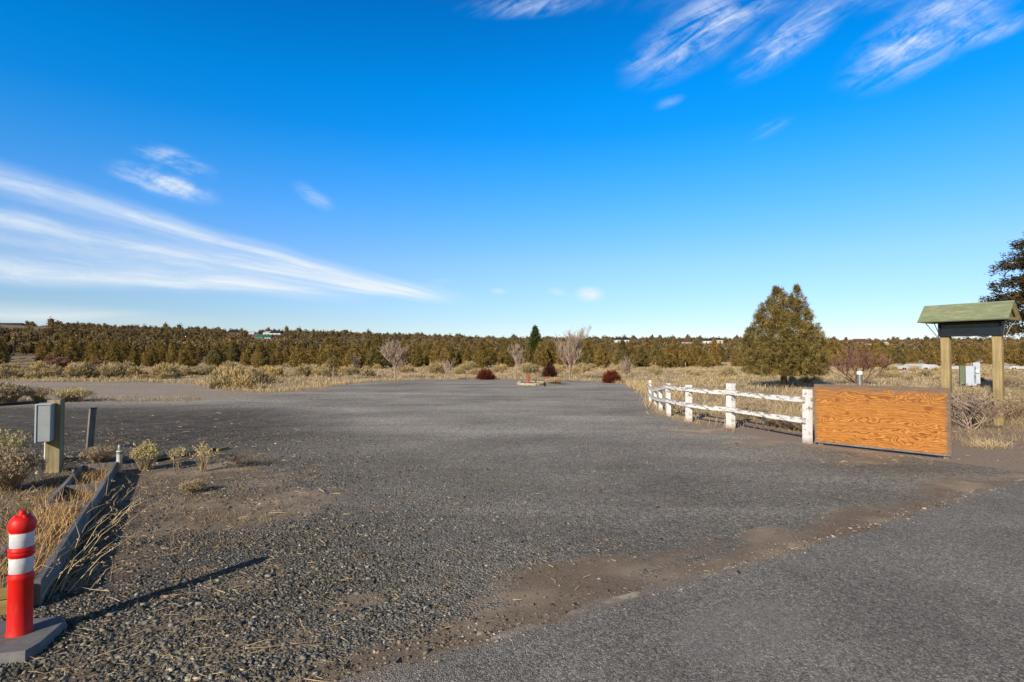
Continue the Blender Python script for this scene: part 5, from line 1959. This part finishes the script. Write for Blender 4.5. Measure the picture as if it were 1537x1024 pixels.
MB().lathe([(0.118, 1.045), (0.118, 1.16), (0.10, 1.18), (0.02, 1.185)], seg=24).build('cap', plain_mat('bright_white_plastic', (0.74, 0.74, 0.73), (0.82, 0.82, 0.81), 6, 0.4), root, 40)

# ------------------------------------------------------------------ planted island with the red hydrant
ic = G(797, 577)
root = empty('stone_island', ic, 0, 'low oval island of pale stone holding the red hydrant in the gravel lot', 'island')
mb = MB()
for i in range(26):
    a = 2 * math.pi * i / 26
    p = Vector((math.cos(a) * 0.80, math.sin(a) * 1.6, 0.07))
    mb.box(p, (0.22 * rnd.uniform(0.8, 1.2), 0.26 * rnd.uniform(0.8, 1.2), 0.16 * rnd.uniform(0.8, 1.2)), (rnd.gauss(0, 0.1), rnd.gauss(0, 0.1), a), 0.03)
mb.build('kerb_stones', M_rock, root)
mb = MB()
mb.prism([(math.cos(2 * math.pi * i / 24) * 0.72, math.sin(2 * math.pi * i / 24) * 1.5) for i in range(24)], 0.0, 0.09)
mb.build('soil', M_soil, root)
M_hyd = plain_mat('faded_red_paint', (0.36, 0.055, 0.035), (0.52, 0.11, 0.07), 8, 0.6, 0.3)
hp = G(793, 576.5)
root = empty('fire_hydrant', (hp.x, hp.y, 0.09), 0, 'small red hydrant standing on the stone island', 'hydrant')
MB().lathe([(0.11, 0), (0.11, 0.03), (0.075, 0.035), (0.075, 0.36), (0.10, 0.37), (0.10, 0.40), (0.085, 0.43), (0.05, 0.48), (0.025, 0.49), (0.025, 0.54)], seg=18).build('body', M_hyd, root, 40)
for sg in (-1, 1):
    MB().tube([(0, 0, 0.28), (sg * 0.15, 0, 0.28)], 0.045, 10).build('outlet', M_hyd, root, 40)
pc = G(820, 574)
root = empty('red_valve', pc, 0, 'short red valve post right of the hydrant among dead grass', 'valve')
MB().lathe([(0.05, 0), (0.05, 0.34), (0.03, 0.36)], seg=12).build('post', M_hyd, root, 40)
o = MB().tube([(-0.11, 0, 0.36), (0.11, 0, 0.36)], 0.02, 8).build('handle', M_hyd, root, 40)
pc = G(807.5, 575)
MB().lathe([(0.035, 0), (0.035, 0.42), (0.02, 0.44)], seg=10).build('stake', M_yell)
o = bpy.data.objects['stake.004'] if 'stake.004' in bpy.data.objects else None
for o in bpy.data.objects:
    if o.name.startswith('stake') and o.parent is None:
        o.location = pc
        tag(o, 'thin pale wooden stake between the hydrant and the red valve', 'stake')
pc = G(817.5, 580.5)
o = MB().lathe([(0.05, 0), (0.05, 0.26), (0.03, 0.28)], seg=10).build('short_post', M_black)
o.location = pc
tag(o, 'short black post at the right end of the stone island', 'post')
rabbitbrush(833, 577, 0.62, 0.40, 'mound of golden dead grass right of the stone island', 480, headmat=M_straw, blade=0.02, hs=0.05)
rabbitbrush(803, 574, 0.35, 0.38, 'tuft of dead grass growing on the stone island', 200, headmat=M_straw, blade=0.018, hs=0.05)

# wooden stakes of the old wire fence before the wood on the right
for px, py, h, lab in ((984, 560, 1.15, 'thin wooden fence stake beyond the fence end'), (1029, 561, 1.2, 'wooden fence stake beyond the white fence, left of the big juniper'),
                       (1118, 562, 1.3, 'wooden fence stake at the left foot of the big juniper'), (1336, 560, 1.5, 'pale fence stake right of the purple brown shrub'),
                       (1131, 567, 1.0, 'short wooden stake under the big juniper')):
    c = G(px, py)
    o = MB().lathe([(0.06, 0), (0.055, h), (0.03, h + 0.02)], seg=8).build('fence_stake', M_treat2)
    o.location = c
    tag(o, lab, 'fence stake')

# white parked trailers beyond the field at the right
for px, wpx, h, lab in ((1350, 14, 1.0, 'leftmost of the white covered trailers left of the kiosk'), (1367, 11, 1.3, 'white covered trailer with a peaked cover, second from the left'),
                        (1383, 12, 1.35, 'white covered trailer, third from the left, left of the kiosk'), (1397, 12, 1.2, 'white covered trailer nearest to the left kiosk post'),
                        (1438, 11, 0.8, 'low white covered trailer behind the meter boxes'), (1515, 14, 0.9, 'white covered trailer right of the right kiosk post'), (1533, 10, 0.8, 'white covered trailer at the right edge of the picture')):
    dst = 74.0
    x = (px - 768.5) / FPX * dst
    W_ = wpx / FPX * dst
    root = empty('parked_trailer', (x, dst, 0), R(rnd.uniform(-25, 25)), lab, 'trailer', 'white covered trailers by the wood')
    t_ = MB()
    a = W_ / 2
    hh = h * 0.62
    a *= 0.85
    sec = [(-a, 0.18), (-a, hh * rnd.uniform(0.5, 0.8)), (-a * rnd.uniform(0.1, 0.6), hh), (a * rnd.uniform(0.2, 0.5), hh * 0.94), (a, hh * rnd.uniform(0.45, 0.7)), (a, 0.18)]
    v0 = [t_.bm.verts.new((p[0], -0.7, p[1])) for p in sec]
    v1 = [t_.bm.verts.new((p[0] * 0.95, 0.7, p[1])) for p in sec]
    t_.bm.faces.new(v0)
    t_.bm.faces.new(v1[::-1])
    for i in range(6):
        t_.bm.faces.new((v0[i], v1[i], v1[(i + 1) % 6], v0[(i + 1) % 6]))
    t_.build('cover', M_trl if 'M_trl' in globals() else plain_mat('white_tarpaulin', (0.50, 0.52, 0.56), (0.66, 0.67, 0.70), 2.0, 0.6, 0.2, 0.4), root)
    for sg in (-1, 1):
        MB().tube([(sg * a * 0.3, -0.72, 0.24), (sg * a * 0.3, -0.55, 0.24)], 0.12, 12).build('wheel', M_black, root)

# ------------------------------------------------------------------ houses along the rim
M_hw = plain_mat('white_siding', (0.62, 0.62, 0.60), (0.75, 0.75, 0.73), 0.6, 0.7)
M_hc = plain_mat('cream_siding', (0.48, 0.42, 0.33), (0.60, 0.53, 0.42), 0.6, 0.7)
M_hg = plain_mat('green_siding', (0.015, 0.17, 0.10), (0.03, 0.24, 0.15), 0.6, 0.6)
M_hb = plain_mat('brown_siding', (0.17, 0.10, 0.06), (0.26, 0.16, 0.10), 0.6, 0.8)
M_hd = plain_mat('dark_roofing', (0.020, 0.024, 0.034), (0.045, 0.050, 0.062), 0.6, 0.85, 0.1)
M_hr = plain_mat('brown_roofing', (0.13, 0.085, 0.06), (0.20, 0.13, 0.095), 0.6, 0.85, 0.1)


def house(px0, px1, py_top, py_eave, py_bot, d, wall, roof, label, gable=False, wins=3, rz=0.0, name='house'):
    xm = ((px0 + px1) / 2 - 768.5) / FPX * d
    W_ = (px1 - px0) / FPX * d
    zt, ze, zb = (CH + (535 - q) / FPX * d for q in (py_top, py_eave, py_bot))
    zg = min(float(terrain(xm, d)), zb) - 0.3
    root = empty(name, (xm, d, zg), rz, label, 'house')
    D_ = 7.0
    e, t_, b_ = ze - zg, zt - zg, zb - zg
    MB().box((0, D_ / 2, e / 2), (W_ * 0.94, D_, e)).build('wall', wall, root)
    r_ = MB()
    if gable:       # gable end to the viewer
        v = [(-W_ / 2, -0.4, e), (0, -0.4, t_), (W_ / 2, -0.4, e), (W_ / 2, D_ + .4, e), (0, D_ + .4, t_), (-W_ / 2, D_ + .4, e)]
        vs = [r_.bm.verts.new((a, bb, c_ + 0.02)) for a, bb, c_ in v]
        for f in ((0, 1, 2), (3, 4, 5), (0, 1, 4, 5), (1, 2, 3, 4), (0, 2, 3, 5)):
            r_.bm.faces.new([vs[q] for q in f])
    else:
        i_ = 0.10 * W_
        v = [(-W_ / 2, -0.5, e), (W_ / 2, -0.5, e), (W_ / 2, D_ + .5, e), (-W_ / 2, D_ + .5, e), (-W_ / 2 + i_, D_ / 2, t_), (W_ / 2 - i_, D_ / 2, t_)]
        vs = [r_.bm.verts.new((a, bb, c_ + 0.02)) for a, bb, c_ in v]
        for f in ((0, 1, 5, 4), (1, 2, 5), (2, 3, 4, 5), (3, 0, 4), (0, 1, 2, 3)):
            r_.bm.faces.new([vs[q] for q in f])
    r_.build('roof', roof, root)
    for q in range(wins):
        xx = (-0.5 + (q + 0.7) / (wins + 0.4)) * W_ * 0.9
        MB().box((xx, -0.03, b_ + (e - b_) * 0.55), (W_ * 0.10, 0.10, (e - b_) * 0.45)).build('window', M_glass, root)


house(-30, 33, 484.5, 489, 494, 430, M_hb, M_hd, 'long dark roofed house on the rim at the far left', wins=4)
house(57, 71, 488, 490.5, 496, 428, M_hw, M_hr, 'small white house on the rim right of the long dark roof', wins=2)
house(339, 359, 496, 499, 503, 425, M_hb, M_hd, 'dark brown house on the rim left of the green house', wins=2)
house(372, 381, 498, 500, 505, 425, M_hw, M_hw, 'tiny white house on the rim just above left of the green house', wins=1)
house(394, 406, 497.5, 499.5, 505, 432, M_hw, M_hw, 'white house on the rim above the green house', wins=2)
house(403, 421, 497, 500, 506, 428, M_hw, M_hd, 'white house with a dark roof on the rim, right of the green house', wins=2)
house(383, 408, 502.5, 504.5, 511, 325, M_hg, M_hg, 'green walled house below the rim on the left hillside', wins=1)
house(396.5, 406, 505.5, 506.5, 511, 320, M_hw, M_hg, 'white garage front attached beside the green house', wins=2)
house(923, 947, 506.5, 510, 517, 380, M_hw, M_hd, 'white gabled house with a dark roof above the wood right of centre', wins=3)
house(1022, 1040, 511, 513.5, 519, 380, M_hc, M_hr, 'brown roofed house half hidden in the wood left of the big juniper', wins=2)
house(1056, 1070, 509, 511.5, 519, 385, M_hw, M_hd, 'cream white house in the wood next to the big juniper, left one', wins=2)
house(1070, 1086, 507.5, 510, 519, 392, M_hc, M_hd, 'dark roofed house in the wood next to the big juniper, right one', wins=2)
house(1284, 1306, 508.5, 512, 521, 360, M_hb, M_hr, 'brown flat roofed house above the purple brown shrub', wins=2)
house(1300, 1314, 513.5, 515.5, 521, 356, M_hc, M_hr, 'lower wing house right of the brown flat roofed house', wins=2)
house(1327, 1335, 513, 516, 522, 356, M_hc, M_hc, 'tiny cream gabled house left of the kiosk roof', gable=True, wins=1)
